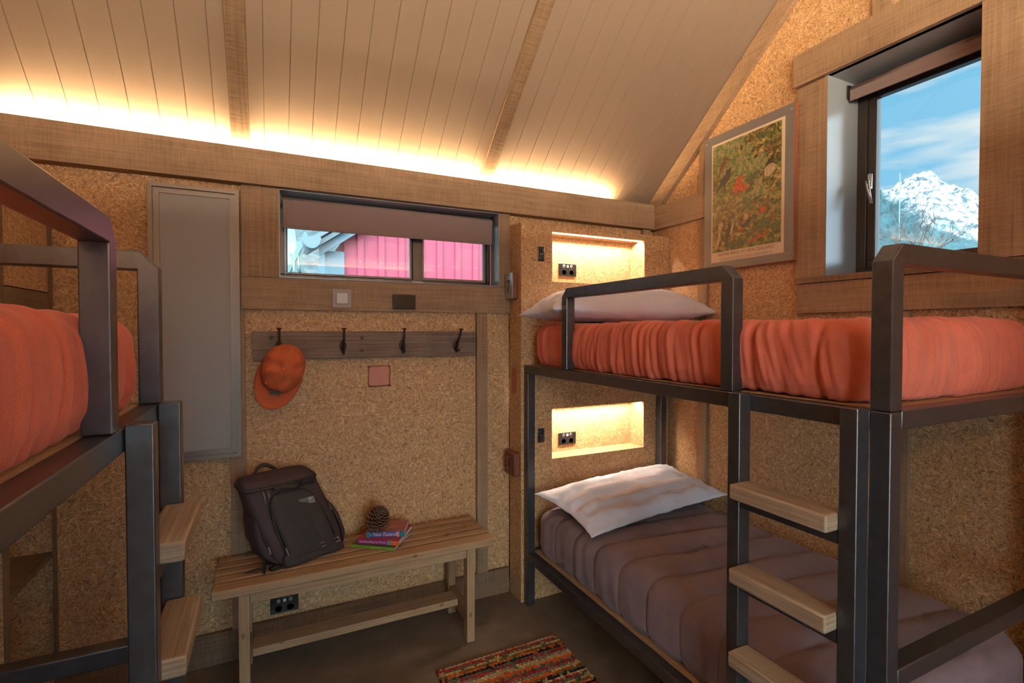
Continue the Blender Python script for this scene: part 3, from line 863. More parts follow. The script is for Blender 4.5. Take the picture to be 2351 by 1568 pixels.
mb = MB(2); mb.lathe([(.0001, -.036), (.004, -.036), (.004, -.034)], (0, -.019, .060), 12, 'x'); mb.build('screw', 'iron', t)

# ================================================================== COAT RACK
t = thing('coat_rack', 'weathered grey plank coat rack with four iron hooks', 'coat rack', (0.476, YO, 1.433))
mb = MB(0)
nb = 60
rows = []
for i in range(nb + 1):
    x_ = -.545 + 1.09 * i / nb
    zt = .066 + .002 * noise.noise(Vector((x_ * 3, 0, 1))); zb = -.066 - .004 * noise.noise(Vector((x_ * 4, 5, 1))) - (.006 if x_ < -.3 else 0) * (1 - (x_ + .545) / .245 if x_ < -.3 else 0)
    y0, y1 = -.036, -.001
    rows.append([(x_, y1, zb), (x_, y0 + .003, zb), (x_, y0, zb + .003), (x_, y0 - .001, 0), (x_, y0, zt - .003), (x_, y0 + .003, zt), (x_, y1, zt)])
mb.grid(rows, closed=True, smooth=False, cap=True)
mb.build('plank', 'weathered', t)
YH = -.036
for hx in (-.435, -.152, .140, .432):
    tilt = .18 if hx > .4 else 0.0
    mb = MB(2)
    R = Matrix.Translation((hx, 0, 0)) @ Matrix.Rotation(tilt, 4, 'Y')
    prof = [(.0001, -.005), (.012, -.005), (.0165, -.002), (.017, 0)]
    ring = []
    mb.lathe(prof, (0, 0, 0), 20, 'y', R @ Matrix.Translation((0, YH, -.005)) @ Matrix.Diagonal((1, 1, 1.6, 1)))
    arm = [(0, YH - .004, -.012), (0, YH - .020, -.004), (0, YH - .034, .016), (0, YH - .043, .045), (0, YH - .047, .070), (0, YH - .048, .076)]
    mb.tube([R @ Vector(p) for p in arm], [.008, .0065, .0055, .005, .005, .005], 10)
    mb.lathe([(.0001, .074), (.008, .075), (.0115, .078), (.0115, .081), (.0001, .083)], (0, YH - .048, 0), 18, 'z', R)
    low = [(0, YH - .004, -.018), (0, YH - .014, -.034), (0, YH - .030, -.043), (0, YH - .044, -.036), (0, YH - .046, -.024)]
    mb.tube([R @ Vector(p) for p in low], [.007, .006, .0055, .0055, .007], 10)
    mb.build('hook', 'iron', t)
for bx_, bz_ in ((-.468, .036), (-.062, .034), (-.062, -.030), (.448, -.036)):
    mb = MB(2); mb.lathe([(.0001, YH - .0005), (.0055, YH - .0015), (.0075, YH - .0005), (.0075, YH + .002)], (bx_, 0, bz_), 14, 'y')
    mb.build('bolt', 'iron', t)

# ---------------------------------------------------------------- cap
t = thing('baseball_cap', 'orange baseball cap hanging on the first hook of the rack', 'cap', (0.052, 2.548, 1.315))
e1 = Vector((-.34, 0, -.94)).normalized(); e2 = Vector((.94, 0, -.34)).normalized(); e3 = Vector((0, -1, 0))
TILT = Matrix.Rotation(math.radians(16), 4, e2)   # brim edge swings towards the wall
def capP(x_, y_, z_):
    v = e1 * x_ + e2 * y_ + e3 * z_
    return v
def crown_r(th):
    return 0.104 + 0.012 * math.cos(2 * th)
mb = MB(2)
rows = []
NT = 72
for i in range(19):
    ph = (i / 18) * PI / 2
    row = []
    for k in range(NT):
        th = 2 * PI * k / NT
        r = crown_r(th) * math.sin(ph) ** .9
        hgt = .085 * math.cos(ph) ** .8
        dent = 0.020 * noise.noise(Vector((2.6 * math.cos(th) * math.sin(ph), 2.2 * math.sin(th) * math.sin(ph), 3.1)))
        panel = -.0022 * math.exp(-((((th * 6 / (2 * PI)) + .5) % 1 - .5) / .035) ** 2) * math.sin(ph)
        fold = .008 * math.sin(ph) ** 2 * max(0, math.cos(th - 2.5)) * math.sin(9 * ph)
        row.append(capP(math.cos(th) * r - .012, math.sin(th) * r, hgt + dent + panel + fold - .01))
    rows.append(row)
mb.grid(rows, closed=True)
o = mb.build('crown', 'cap_orange', t)
sm = o.modifiers.new('thickness', 'SOLIDIFY'); sm.thickness = .002
mb = MB(2); mb.lathe([(.0085, -.001), (.0075, .004), (.0001, .006)], (0, 0, 0), 14, 'z', axes(capP(-.012, 0, .078), e1, e2, e3)); mb.build('top_button', 'cap_orange', t)
# brim
rows = []
for i in range(9):
    f = i / 8
    row = []
    for k in range(33):
        a = math.radians(-82 + 164 * k / 32)
        rr = crown_r(a)
        ext = .078 * (max(0.0, math.cos(a * 1.02)) ** .55) * f
        bx_ = math.cos(a) * rr - .012 + ext
        by_ = math.sin(a) * (rr + .004 * f)
        zz_ = -.012 - .010 * (by_ / .1) ** 2 * f + .028 * f * math.cos(a) - .01 * f
        row.append(capP(bx_, by_, zz_))
    rows.append(row)
mb = MB(2); mb.grid(rows)
o = mb.build('brim', 'cap_orange', t)
sm = o.modifiers.new('thickness', 'SOLIDIFY'); sm.thickness = .004
def crown_at(th, ph):
    r = crown_r(th) * math.sin(ph) ** .9
    return capP(math.cos(th) * r - .012, math.sin(th) * r, .085 * math.cos(ph) ** .8 - .01)
mb = MB(2)
for k in range(6):
    th = 2 * PI * k / 6
    for off in (-.05, .05):
        mb.tube([crown_at(th + off * (1 - .5 * j / 14), .18 + 1.25 * j / 14) + e3 * .0045 for j in range(15)], .0008, 5)
mb.build('seam_stitching', 'cap_stitch', t)
for k in range(6):
    th = 2 * PI * (k + .5) / 6
    c = crown_at(th, .95)
    n_ = (c - capP(-.012, 0, -.03)).normalized()
    sx = n_.orthogonal().normalized()
    M = axes(c + n_ * .004, sx, n_.cross(sx), n_)
    mb = MB(2); mb.lathe([(.0022, 0), (.0042, .0008), (.0042, -.002), (.0022, -.002)], (0, 0, 0), 12, 'z', M); mb.build('eyelet', 'cap_stitch', t)
c = crown_at(.02, 1.16); n_ = (e1 * .42 + e3 * .9).normalized(); up_ = e2
sy = n_.cross(up_).normalized()
Mb = axes(c + n_ * .010, up_, sy, n_)
mb = MB(2); mb.box(-.022, .022, -.011, .011, -.001, .001, .0006, Mb); b_ = mb.build('badge', 'cap_badge', t)
mb = MB(2)
for (a, b, c_, d) in ((-.019, .019, -.0090, -.0080), (-.019, .019, .0080, .0090), (-.019, -.018, -.008, .008), (.018, .019, -.008, .008)):
    mb.box(a, b, c_, d, .0009, .0014, 0, Mb)
mb.build('badge_border', 'taupe_plastic', b_)

# ================================================================== BENCH
t = thing('bench', 'slatted pine bench under the coat rack', 'bench', (0.385, 2.39, 0))
BZ = .49
ys = [2.2132, 2.306, 2.372, 2.438, 2.504, 2.563]
for a, b in zip(ys, ys[1:]):
    MB(0).box(-.598, .600, a - 2.39 + .0078, b - 2.39 - .0078, BZ - .036, BZ, .006).build('slat', 'pine', t)
for sx in (-1, 1):
    xa, xb = (.458, .498) if sx > 0 else (-.505, -.465)
    for ya, yb in ((2.233, 2.283), (2.512, 2.557)):
        MB(2).box(xa, xb, ya - 2.39, yb - 2.39, 0, BZ - .037, .003).build('leg', 'pine', t)
    MB(1).box(xa + .004, xb - .004, 2.284 - 2.39, 2.511 - 2.39, BZ - .082, BZ - .037, .002).build('end_apron', 'pine', t)
    MB(1).box(xa + .004, xb - .004, 2.284 - 2.39, 2.511 - 2.39, .085, .150, .002).build('side_stretcher', 'pine', t)
for ya, yb in ((2.236, 2.256), (2.534, 2.554)):
    MB(0).box(-.464, .457, ya - 2.39, yb - 2.39, BZ - .078, BZ - .037, .002).build('apron', 'pine', t)
MB(0).box(-.460, .452, 2.348 - 2.39, 2.438 - 2.39, .128, .162, .003).build('long_stretcher', 'pine', t)

# ================================================================== BACKPACK
aw = Vector((.914, .406, 0)); ad = Vector((-.406, .914, 0)); zz_up = Vector((0, 0, 1))
t = thing('backpack', 'large black and plum backpack standing on the bench', 'backpack', (0.18, 2.372, BZ + .001))
def bagP(a, b, h):
    lean = -.118 * h / .36
    b = b * (1 - .40 * h / .36) + .075 * h / .36
    return aw * (a + lean) + ad * b + zz_up * (h + .20 * max(0, b - .075) * max(0, h - .05) / .36)
HW = [(0, .140), (.012, .158), (.05, .170), (.12, .176), (.20, .170), (.28, .163), (.345, .160), (.362, .150), (.372, .11)]
def hw_at(h):
    for (h0, w0), (h1, w1) in zip(HW, HW[1:]):
        if h0 <= h <= h1: return w0 + (w1 - w0) * (h - h0) / (h1 - h0)
    return HW[-1][1]
mb = MB(2)
rows = []
for h, w_ in HW:
    dp = .098 if h < .35 else (.088 if h < .37 else .05)
    row = []
    for k in range(56):
        th = 2 * PI * k / 56
        c_, s_ = math.cos(th), math.sin(th)
        ex = .42
        a = w_ * math.copysign(abs(c_) ** ex, c_); b = .10 + dp * math.copysign(abs(s_) ** ex, s_)
        if b < .1: b -= .012 * math.cos(min(1, abs(a) / .18) * PI / 2) * math.sin(min(1, h / .36) * PI)
        nn = .004 * noise.noise(Vector((a * 14, b * 14, h * 12)))
        row.append(bagP(a + nn, b + nn, h))
    rows.append(row)
mb.grid(rows, closed=True, cap=True)
mb.build('body', 'plum_cloth', t)
# dark front pocket (arched panel)
def panel(name, mat, a0, a1, h0, h1, arch, bulge, parent, n=20, y0=-.004, skew=0):
    mb = MB(2); rows = []
    for j in range(n + 1):
        v = j / n; row = []
        h = h0 + (h1 - h0) * v
        sh = 1.0 if v < arch else math.sqrt(max(0.02, 1 - ((v - arch) / (1 - arch)) ** 2))
        for i in range(n + 1):
            u = i / n * 2 - 1
            a = (a0 + a1) / 2 + (a1 - a0) / 2 * u * (.35 + .65 * sh if v > arch else 1) + skew * v
            pf = (1 - abs(u) ** 5) * (1 - abs(2 * v - 1) ** 6)
            b = y0 - bulge * max(0, pf) ** .5 + .004 * noise.noise(Vector((a * 22, h * 22, 1)))
            row.append(bagP(a, b, h))
        rows.append(row)
    mb.grid(rows)
    o = mb.build(name, mat, parent)
    sm = o.modifiers.new('thickness', 'SOLIDIFY'); sm.thickness = .004; sm.offset = -1
    return o
fp = panel('front_pocket', 'black_cloth', -.108, .118, .022, .315, .62, .030, t, 26)
panel('base_panel', 'black_cloth', -.140, .138, .003, .078, .35, .020, t)
# centre seam of the pocket
mb = MB(2); mb.tube([bagP(.030 + .012 * (1 - k / 10), -.036 + .012 * (k / 10) ** 3, .085 + .215 * k / 10) for k in range(11)], .0013, 6); mb.build('seam', 'webbing', fp)
mb = MB(2)
arc = [bagP(-.112, -.006, .04), bagP(-.112, -.010, .14), bagP(-.108, -.012, .20), bagP(-.085, -.014, .26), bagP(-.045, -.016, .302), bagP(.005, -.016, .318), bagP(.06, -.016, .302), bagP(.098, -.014, .255), bagP(.120, -.010, .19), bagP(.122, -.006, .08)]
mb.tube(arc, .005, 8); mb.build('pocket_zip', 'webbing', t)
# zip band round the lid
mb = MB(2)
band = []
for k in range(40):
    th = 2 * PI * k / 40; c_, s_ = math.cos(th), math.sin(th)
    band.append(bagP(.160 * math.copysign(abs(c_) ** .42, c_), .10 + .102 * math.copysign(abs(s_) ** .42, s_), .340))
mb.tube(band, .0085, 8, close=True); mb.build('lid_zip', 'webbing', t)
# zip pulls
for (a, h, dz) in ((-.095, .335, -.052), (-.075, .335, -.045)):
    mb = MB(2); mb.tube([bagP(a, -.012, h), bagP(a - .004, -.022, h + dz * .4), bagP(a - .012, -.022, h + dz)], [.002, .0035, .003], 7)
    mb.build('zip_pull', 'alu_dark', t)
for (a, b, h, l) in ((-.105, -.012, .085, .03), (-.16, .02, .10, .03), (.128, -.004, .06, .03), (.165, .03, .20, .028)):
    mb = MB(2); mb.tube([bagP(a, b, h), bagP(a - .004, b - .008, h - l)], [.0022, .003], 7); mb.build('zip_pull', 'alu', t)
# lid handle
mb = MB(2)
hp = []
for k in range(15):
    f = k / 14; an = PI * f
    hp.append(bagP(-.075 + .105 * f, .165, .362 + .034 * math.sin(an)))
mb.tube(hp, [.006 + .003 * math.sin(PI * k / 14) for k in range(15)], 10); mb.build('top_handle', 'webbing', t)
# strap with buckle
mb = MB(2)
for s_ in range(1):
    P_ = [bagP(-.055 + .18 * k / 10, -.020 - .007 * math.sin(PI * k / 10), .322 + .004 * math.sin(k)) for k in range(11)]
    Q_ = [p + zz_up * .020 for p in P_]
    mb.grid([P_, Q_])
o = mb.build('strap', 'webbing', t); sm = o.modifiers.new('thickness', 'SOLIDIFY'); sm.thickness = .003
mb = MB(2); Mk = axes(bagP(.060, -.031, .335), aw, zz_up, -ad)
mb.box(-.016, .016, -.013, .013, -.003, .004, .002, Mk); mb.build('buckle', 'black_plastic', t)
# label patch with emblem
Mk = axes(bagP(.058, -.0315, .255), aw, (zz_up - aw * .3), -ad - zz_up * .05)
mb = MB(2); mb.box(-.035, .035, -.017, .017, -.001, .002, .0005, Mk); pt = mb.build('patch', 'grey_tag', t)
mb = MB(2)
for (x0, x1, y0, y1) in ((.008, .031, .013, .0142), (.008, .031, -.0135, -.0123), (.008, .0092, -.0123, .013), (.0298, .031, -.0123, .013)):
    mb.box(x0, x1, y0, y1, .0018, .0025, 0, Mk)
mb.lathe([(.0001, .0025), (.005, .0025), (.005, .0015)], (.017, .006, 0), 16, 'z', Mk @ Matrix.Identity(4))
mb.build('emblem', 'white_print', pt)
text_mesh('lettering', 'KATA', .0075, 'white_print', Mk @ Matrix.Translation((.0195, -.006, .0024)), pt, extrude=.0002)
# daisy-chain bars at the base
for a in (.03, .10):
    for dz in (0, -.016):
        mb = MB(2); mb.tube([bagP(a, -.034, .066 + dz), bagP(a + .022, -.034, .067 + dz)], .0012, 6); mb.build('webbing_bar', 'pink_print' if dz == 0 else 'white_print', t)
# side pockets
def sidepocket(sgn, name):
    mb = MB(2); rows = []
    for j in range(15):
        v = j / 14; h = .02 + .20 * v; row = []
        for i in range(13):
            u = i / 12
            b = .015 + .165 * u
            pf = (1 - abs(2 * u - 1) ** 3) ** .5 * (1 - abs(2 * v - 1) ** 3) ** .5
            a = sgn * (hw_at(h) - .006 + .036 * max(0, pf) * (1.0 - .35 * v))
            row.append(bagP(a + .004 * noise.noise(Vector((h * 25, b * 25, sgn))), b, h))
        rows.append(row)
    mb.grid(rows); o = mb.build(name, 'plum_cloth', t)
    sm = o.modifiers.new('thickness', 'SOLIDIFY'); sm.thickness = .003
sidepocket(-1, 'side_pocket'); sidepocket(1, 'side_pocket')
# hip belt lying on the bench
mb = MB(2)
rows = []
for k in range(13):
    f = k / 12
    c = bagP(-.15 - .075 * f, .10 - .09 * f * f, 0) 
    w_ = .028 * (1 - f * .75)
    rows.append([c + ad * (.018 * math.cos(q)) + zz_up * (.006 + w_ * (1 + math.sin(q)) * .9) for q in [2 * PI * i / 14 for i in range(14)]])
mb.grid(rows, closed=True, cap=True); mb.build('hip_belt', 'webbing', t)
mb = MB(2)
mb.tube([bagP(-.20, .035, .010), bagP(-.225, .06, .012), bagP(-.25, .075, .006), bagP(-.275, .085, .003)], [.006, .009, .007, .002], 8, flat=.35)
mb.build('belt_end', 'webbing', t)
mb = MB(2); mb.box(-.03, .02, -.012, .012, 0.004, .020, .004, axes(bagP(-.165, .02, 0), aw, ad, zz_up)); mb.build('buckle', 'black_plastic', t)

# ================================================================== BOOKS AND CONE
def book(name_label, A, B, depth, z0, th, spine, cover, titles, stripes=(), mirror=False, group='travel guides stacked on the bench'):
    A = Vector((A[0], A[1], 0)); B = Vector((B[0], B[1], 0))
    e = (B - A); w = e.length; e.normalize(); d = Vector((-e.y, e.x, 0))
    rz = math.atan2(e.y, e.x)
    t = thing('book', name_label, 'book', (A.x, A.y, z0), rz, group)
    mb = MB(0)
    mb.box(0, w, 0, depth, 0, .0012, 0); mb.box(0, w, 0, depth, th - .0012, th, 0)
    mb.build('cover', cover, t)
    MB(0).box(0, w, -.0016, .0004, 0, th, .0008).build('spine', spine, t)
    MB(0).box(.002, w - .002, .0006, depth - .003, .0014, th - .0014).build('pages', 'paper_pages', t)
    for (x0, x1, mt) in stripes:
        MB(0).box(x0 * w, x1 * w, -.0019, -.0012, .0004, th - .0004).build('spine_band', mt, t)
    for (txt, x_, size, mt, sx) in titles:
        text_mesh('title_lettering', txt, size, mt, axes((x_ * w, -.0021, th * .5), (1, 0, 0), (0, 0, 1), (0, -1, 0)), t, extrude=.0002, sx=sx)
    return t
zb = BZ + .001
book('thin green mountain biking guide, bottom of the book stack', (.334, 2.42), (.509, 2.289), .205, zb, .0125, 'book_green', 'book_olive',
     [('MOUNTAIN BIKING SOUTH', .27, .0085, 'ink', .85), ('two wheel singletrack', .72, .0065, 'ink', .8)])
book('purple Snowboarding the World guide, middle of the book stack', (.363, 2.416), (.533, 2.307), .195, zb + .013, .021, 'book_purple', 'book_red',
     [('Snowboarding the World', .37, .0150, 'white_print', .82), ('?', .91, .016, 'white_print', 1.0)],
     [(.72, .82, 'book_grey'), (.82, .995, 'book_orange')])
tb = book('blue-spined New Zealand travel guide, topmost of the book stack', (.403, 2.412), (.568, 2.345), .142, zb + .0345, .026, 'book_blue', 'book_dusk',
     [('New Zealand', .49, .0235, 'white_print', .86), ('o', .125, .013, 'white_print', 1.1)],
     [(.0, .105, 'book_teal'), (.80, .87, 'pink_print'), (.90, .998, 'book_teal')])
# a pale tree branch printed on the cover
mb = MB(0); random.seed(3)
for k in range(16):
    a = math.radians(-35 + 70 * k / 15); l = .055 + random.uniform(-.015, .015)
    p0 = Vector((.085, .03, .0262)); p1 = p0 + Vector((math.cos(a) * l * .9, abs(math.sin(a)) * l + .01 * k / 4, 0))
    mb.tube([p0, (p0 + p1) / 2 + Vector((0, .004, 0)), p1], [.0009, .0007, .0003], 5, flat=.3)
mb.build('cover_print', 'bird_cream', tb)

t = thing('pine_cone', 'brown open pine cone resting on top of the books', 'pine cone', (.462, 2.425, zb + .066))
axc = Vector((.25, -.45, .86)).normalized()
Mc = axes((0, 0, .048), axc.orthogonal(), axc.cross(axc.orthogonal()), axc)
mb = MB(2)
mb.lathe([(.0001, -.05), (.018, -.04), (.026, -.012), (.021, .02), (.011, .042), (.0001, .052)], (0, 0, 0), 18, 'z', Mc)
o = mb.build('core', 'cone_brown', t)
mb = MB(2); mbt = MB(2)
NS = 118
for i in range(NS):
    f = i / (NS - 1)
    z_ = -.048 + .098 * f
    rb = .026 * math.sin(PI * min(1, .12 + .86 * f)) ** .7
    a = i * 2.39996
    ln = .028 * math.sin(PI * (.2 + .7 * f)) + .006
    el = math.radians(-25 + 85 * f)
    dirn = Vector((math.cos(a) * math.cos(el), math.sin(a) * math.cos(el), math.sin(el)))
    tang = Vector((-math.sin(a), math.cos(a), 0)); nn = dirn.cross(tang)
    base = Vector((math.cos(a) * rb * .7, math.sin(a) * rb * .7, z_))
    w0 = .004; w1 = .0085 * math.sin(PI * (.25 + .6 * f)) + .002
    ring0 = [base + tang * w0 + nn * .001, base - tang * w0 + nn * .001, base - tang * w0 - nn * .001, base + tang * w0 - nn * .001]
    tip = base + dirn * ln
    ring1 = [tip + tang * w1 + nn * .0016, tip - tang * w1 + nn * .0016, tip - tang * w1 - nn * .0022, tip + tang * w1 - nn * .0022]
    end = tip + dirn * .003
    ring2 = [end + tang * w1 * .4 + nn * .0008, end - tang * w1 * .4 + nn * .0008, end - tang * w1 * .4 - nn * .0012, end + tang * w1 * .4 - nn * .0012]
    mb.grid([[Mc @ p for p in r_] for r_ in (ring0, ring1)], closed=True, smooth=False)
    mbt.grid([[Mc @ p for p in r_] for r_ in (ring1, ring2)], closed=True, smooth=False, cap=True)
mb.build('scales', 'cone_brown', t, recalc=True); mbt.build('scale_tips', 'cone_tip', t)

# ================================================================== RUG
t_r = None
RX0, RX1, RYA, RYB = .645, 1.252, 1.20, 2.097
mb = MB(0)
palette = {'c': (.50, .36, .20), 'r': (.36, .035, .035), 'g': (.13, .13, .09), 'y': (.62, .40, .16), 'o': (.62, .14, .03), 'k': (.02, .02, .028), 'v': (.17, .13, .04), 's': (.25, .21, .16)}
seq = 'crgyvokgrsycoogrsyovkcrgyvoksrgycovkrgysocrgyvokgrsycoogrsyovkcrgyvoksrgycovkrgyso'
rowh = .0128
nrow = int((RYB - RYA) / rowh)
sub = 5
NXX = 150
rows = []; rcol = []
for j in range(nrow * sub + 1):
    y_ = RYB - j * rowh / sub
    rr = (j % sub) / sub
    kk = min(j // sub, nrow - 1)
    row = []
    for i in range(NXX + 1):
        x_ = RX0 + (RX1 - RX0) * i / NXX
        bump = 0.0042 * math.sin(PI * rr) + .0016 * math.sin(i * 2 * PI / 5 + (kk % 2) * PI + rr * 2.2)
        ex = .004 * noise.noise(Vector((x_ * 9, y_ * 9, 0))) + .0025 * math.sin(i * 2 * PI / 5) 
        wob = .006 * noise.noise(Vector((kk * .7, i > NXX / 2, 4))) if i in (0, NXX) else 0
        z_ = .004 if i in (0, NXX) or j in (0, nrow * sub) else .0095 + bump
        row.append((x_ + wob, y_ + ex * .5, z_))
    rows.append(row)
mb.grid(rows)
random.seed(11)
cl = mb.bm.loops.layers.float_color.new('yarn')
mb.bm.faces.ensure_lookup_table()
for fi, f in enumerate(mb.bm.faces):
    j, i = divmod(fi, NXX)
    kk = min(j // sub, nrow - 1)
    loop = (i + (kk % 2) * 2) // 3
    ch = seq[kk % len(seq)]
    h_ = math.sin(loop * 12.9898 + kk * 78.233) * 43758.5453; h_ -= math.floor(h_)
    if h_ < .12: ch = seq[(kk + 1) % len(seq)]
    elif h_ > .94: ch = seq[(kk - 1) % len(seq)]
    v = .60 + .35 * ((h_ * 7.3) % 1)
    c = palette[ch]
    for l in f.loops: l[cl] = (c[0] * v, c[1] * v, c[2] * v, 1)
o = mb.build('rug', 'rug_yarn')
tag(o, 'small striped rag rug of red, orange and cream yarn on the concrete floor', 'rug')
sm = o.modifiers.new('thickness', 'SOLIDIFY'); sm.thickness = .004; sm.offset = -1

# ================================================================== WARDROBE in the far corner
t = thing('wardrobe', 'tall strand board cupboard with small round knob in the corner behind the bunk', 'wardrobe', (-1.05, 2.375, 0))
WF = .27                       # front plane in x (local)
mb = MB(2)
WH = 1.93
mb.box(-.26, WF, .205, .222, 0, WH)              # far side
mb.box(-.26, WF, -.222, -.205, 0, WH)            # near side
mb.box(-.262, -.252, -.205, .205, 0, WH)         # back
mb.box(-.26, WF, -.205, .205, WH - .018, WH)
mb.build('carcass', 'osb', t)
mb = MB(2); mb.box(WF, WF + .004, .185, .224, 0, WH).box(WF, WF + .004, -.224, -.185, 0, WH); mb.build('edge_strip', 'sawn_dark', t)
mb = MB(1); mb.box(WF - .02, WF + .002, -.185, .185, 1.56, 1.648); mb.build('rail', 'sawn_dark', t)
mb = MB(2); mb.box(WF - .016, WF + .001, -.184, .184, 1.652, WH - .02); d_ = mb.build('door', 'osb', t)
mb = MB(2); mb.lathe([(.004, WF), (.004, WF + .012), (.010, WF + .016), (.011, WF + .021), (.007, WF + .025), (.0001, WF + .026)], (0, -.172, 1.725), 16, 'x')
mb.build('knob', 'chrome', d_)
MB(1).box(-.25, WF - .004, -.204, .204, .600, .622).build('shelf', 'sawn_dark', t)

# ================================================================== BUNK BEDS
T = .045
BW, BL = 1.0, 1.798
def make_bunk():
    t = thing('bunk_bed', 'black steel bunk bed against the window wall', 'bunk bed', (1.253, .637, 0), 0, 'black steel bunk beds')
    st = 'black_steel'
    bv = .003
    # posts
    MB(2).box(0, T, 0, T, 0, 1.316, bv).build('post', st, t)
    MB(2).box(BW - T, BW, 0, T, 0, 1.316, bv).build('post', st, t)
    MB(2).box(0, T, BL - T, BL, 0, 1.268, bv).build('post', st, t)
    MB(2).box(BW - T - .02, BW - .02, BL - T, BL, 0, 1.268, bv).build('post', st, t)
    # upper rails
    MB(1).box(0, T, T, BL, 1.270, 1.316, bv).build('side_rail', st, t)
    MB(1).box(BW - T, BW, T, BL, 1.270, 1.316, bv).build('side_rail', st, t)
    MB(0).box(T, BW - T, BL - T, BL, 1.270, 1.316, bv).build('head_rail', st, t)
    MB(0).box(T, BW - T, 0, T, 1.274, 1.318, bv).build('foot_rail', st, t)
    # lower rails
    MB(1).box(0, T, T, BL - T, .250, .295, bv).build('side_rail', st, t)
    MB(1).box(BW - T, BW, T, BL - T, .250, .295, bv).build('side_rail', st, t)
    MB(0).box(T, BW - T - .02, BL - T, BL, .250, .295, bv).build('head_rail', st, t)
    MB(0).box(T, BW - T, 0, T, .672, .717, bv).build('foot_rail', st, t)
    # bed boards
    MB(1).box(T + .001, BW - T - .001, T + .001, BL - T - .001, 1.300, 1.3175).build('bed_board', 'plywood', t)
    MB(1).box(T + .001, BW - T - .001, T + .001, BL - T - .001, .282, .2985).build('bed_board', 'plywood', t)
    # guards: mitred hoops of square tube
    ch = .040
    def hoop(a0, a1, zb, zt):
        return [(a0, zb), (a0, zt - ch), (a0 + ch, zt), (a1 - ch, zt), (a1, zt - ch), (a1, zb), (a1 - T, zb), (a1 - T, zt - T - .002), (a0 + T, zt - T - .002), (a0 + T, zb)]
    def bev_prism(name, poly, axis, a, b):
        mb = MB(1 if axis == 'x' else 0); mb.prism(poly, axis, a, b)
        o = mb.build(name, st, t)
        m = o.modifiers.new('soft_edges', 'BEVEL'); m.width = .0028; m.segments = 2; m.limit_method = 'ANGLE'; m.angle_limit = math.radians(30)
        return o
    bev_prism('side_guard', hoop(.429, 1.408, 1.318, 1.702), 'x', 0, T)
    bev_prism('foot_guard', hoop(0, BW, 1.318, 1.700), 'y', 0, T)
    # ladder
    for u0 in (.0435, .362):
        MB(2).box(-.048, -.001, u0, u0 + .041, 0, 1.323, bv).build('ladder_upright', st, t)
    for zt in (1.070, .831, .592, .353):
        MB(1).box(-.090, -.012, .0855, .3610, zt - .043, zt, .006, seg=3).build('ladder_tread', 'oak', t)
        MB(1).box(-.046, -.014, .0850, .3615, zt - .075, zt - .0435, .002).build('tread_bracket', st, t)
    return t
bunk = make_bunk()
def copy_tree(o, parent=None):
    c = o.copy(); COL.objects.link(c)
    if parent is not None:
        c.parent = parent
    for chd in o.children: copy_tree(chd, c)
    return c
bunk2 = copy_tree(bunk)
bunk2.location = (-.25, 1.572, 0); bunk2.rotation_euler = (0, 0, PI)
bunk2['label'] = 'black steel bunk bed close to the viewer, beside the grey wall panel'

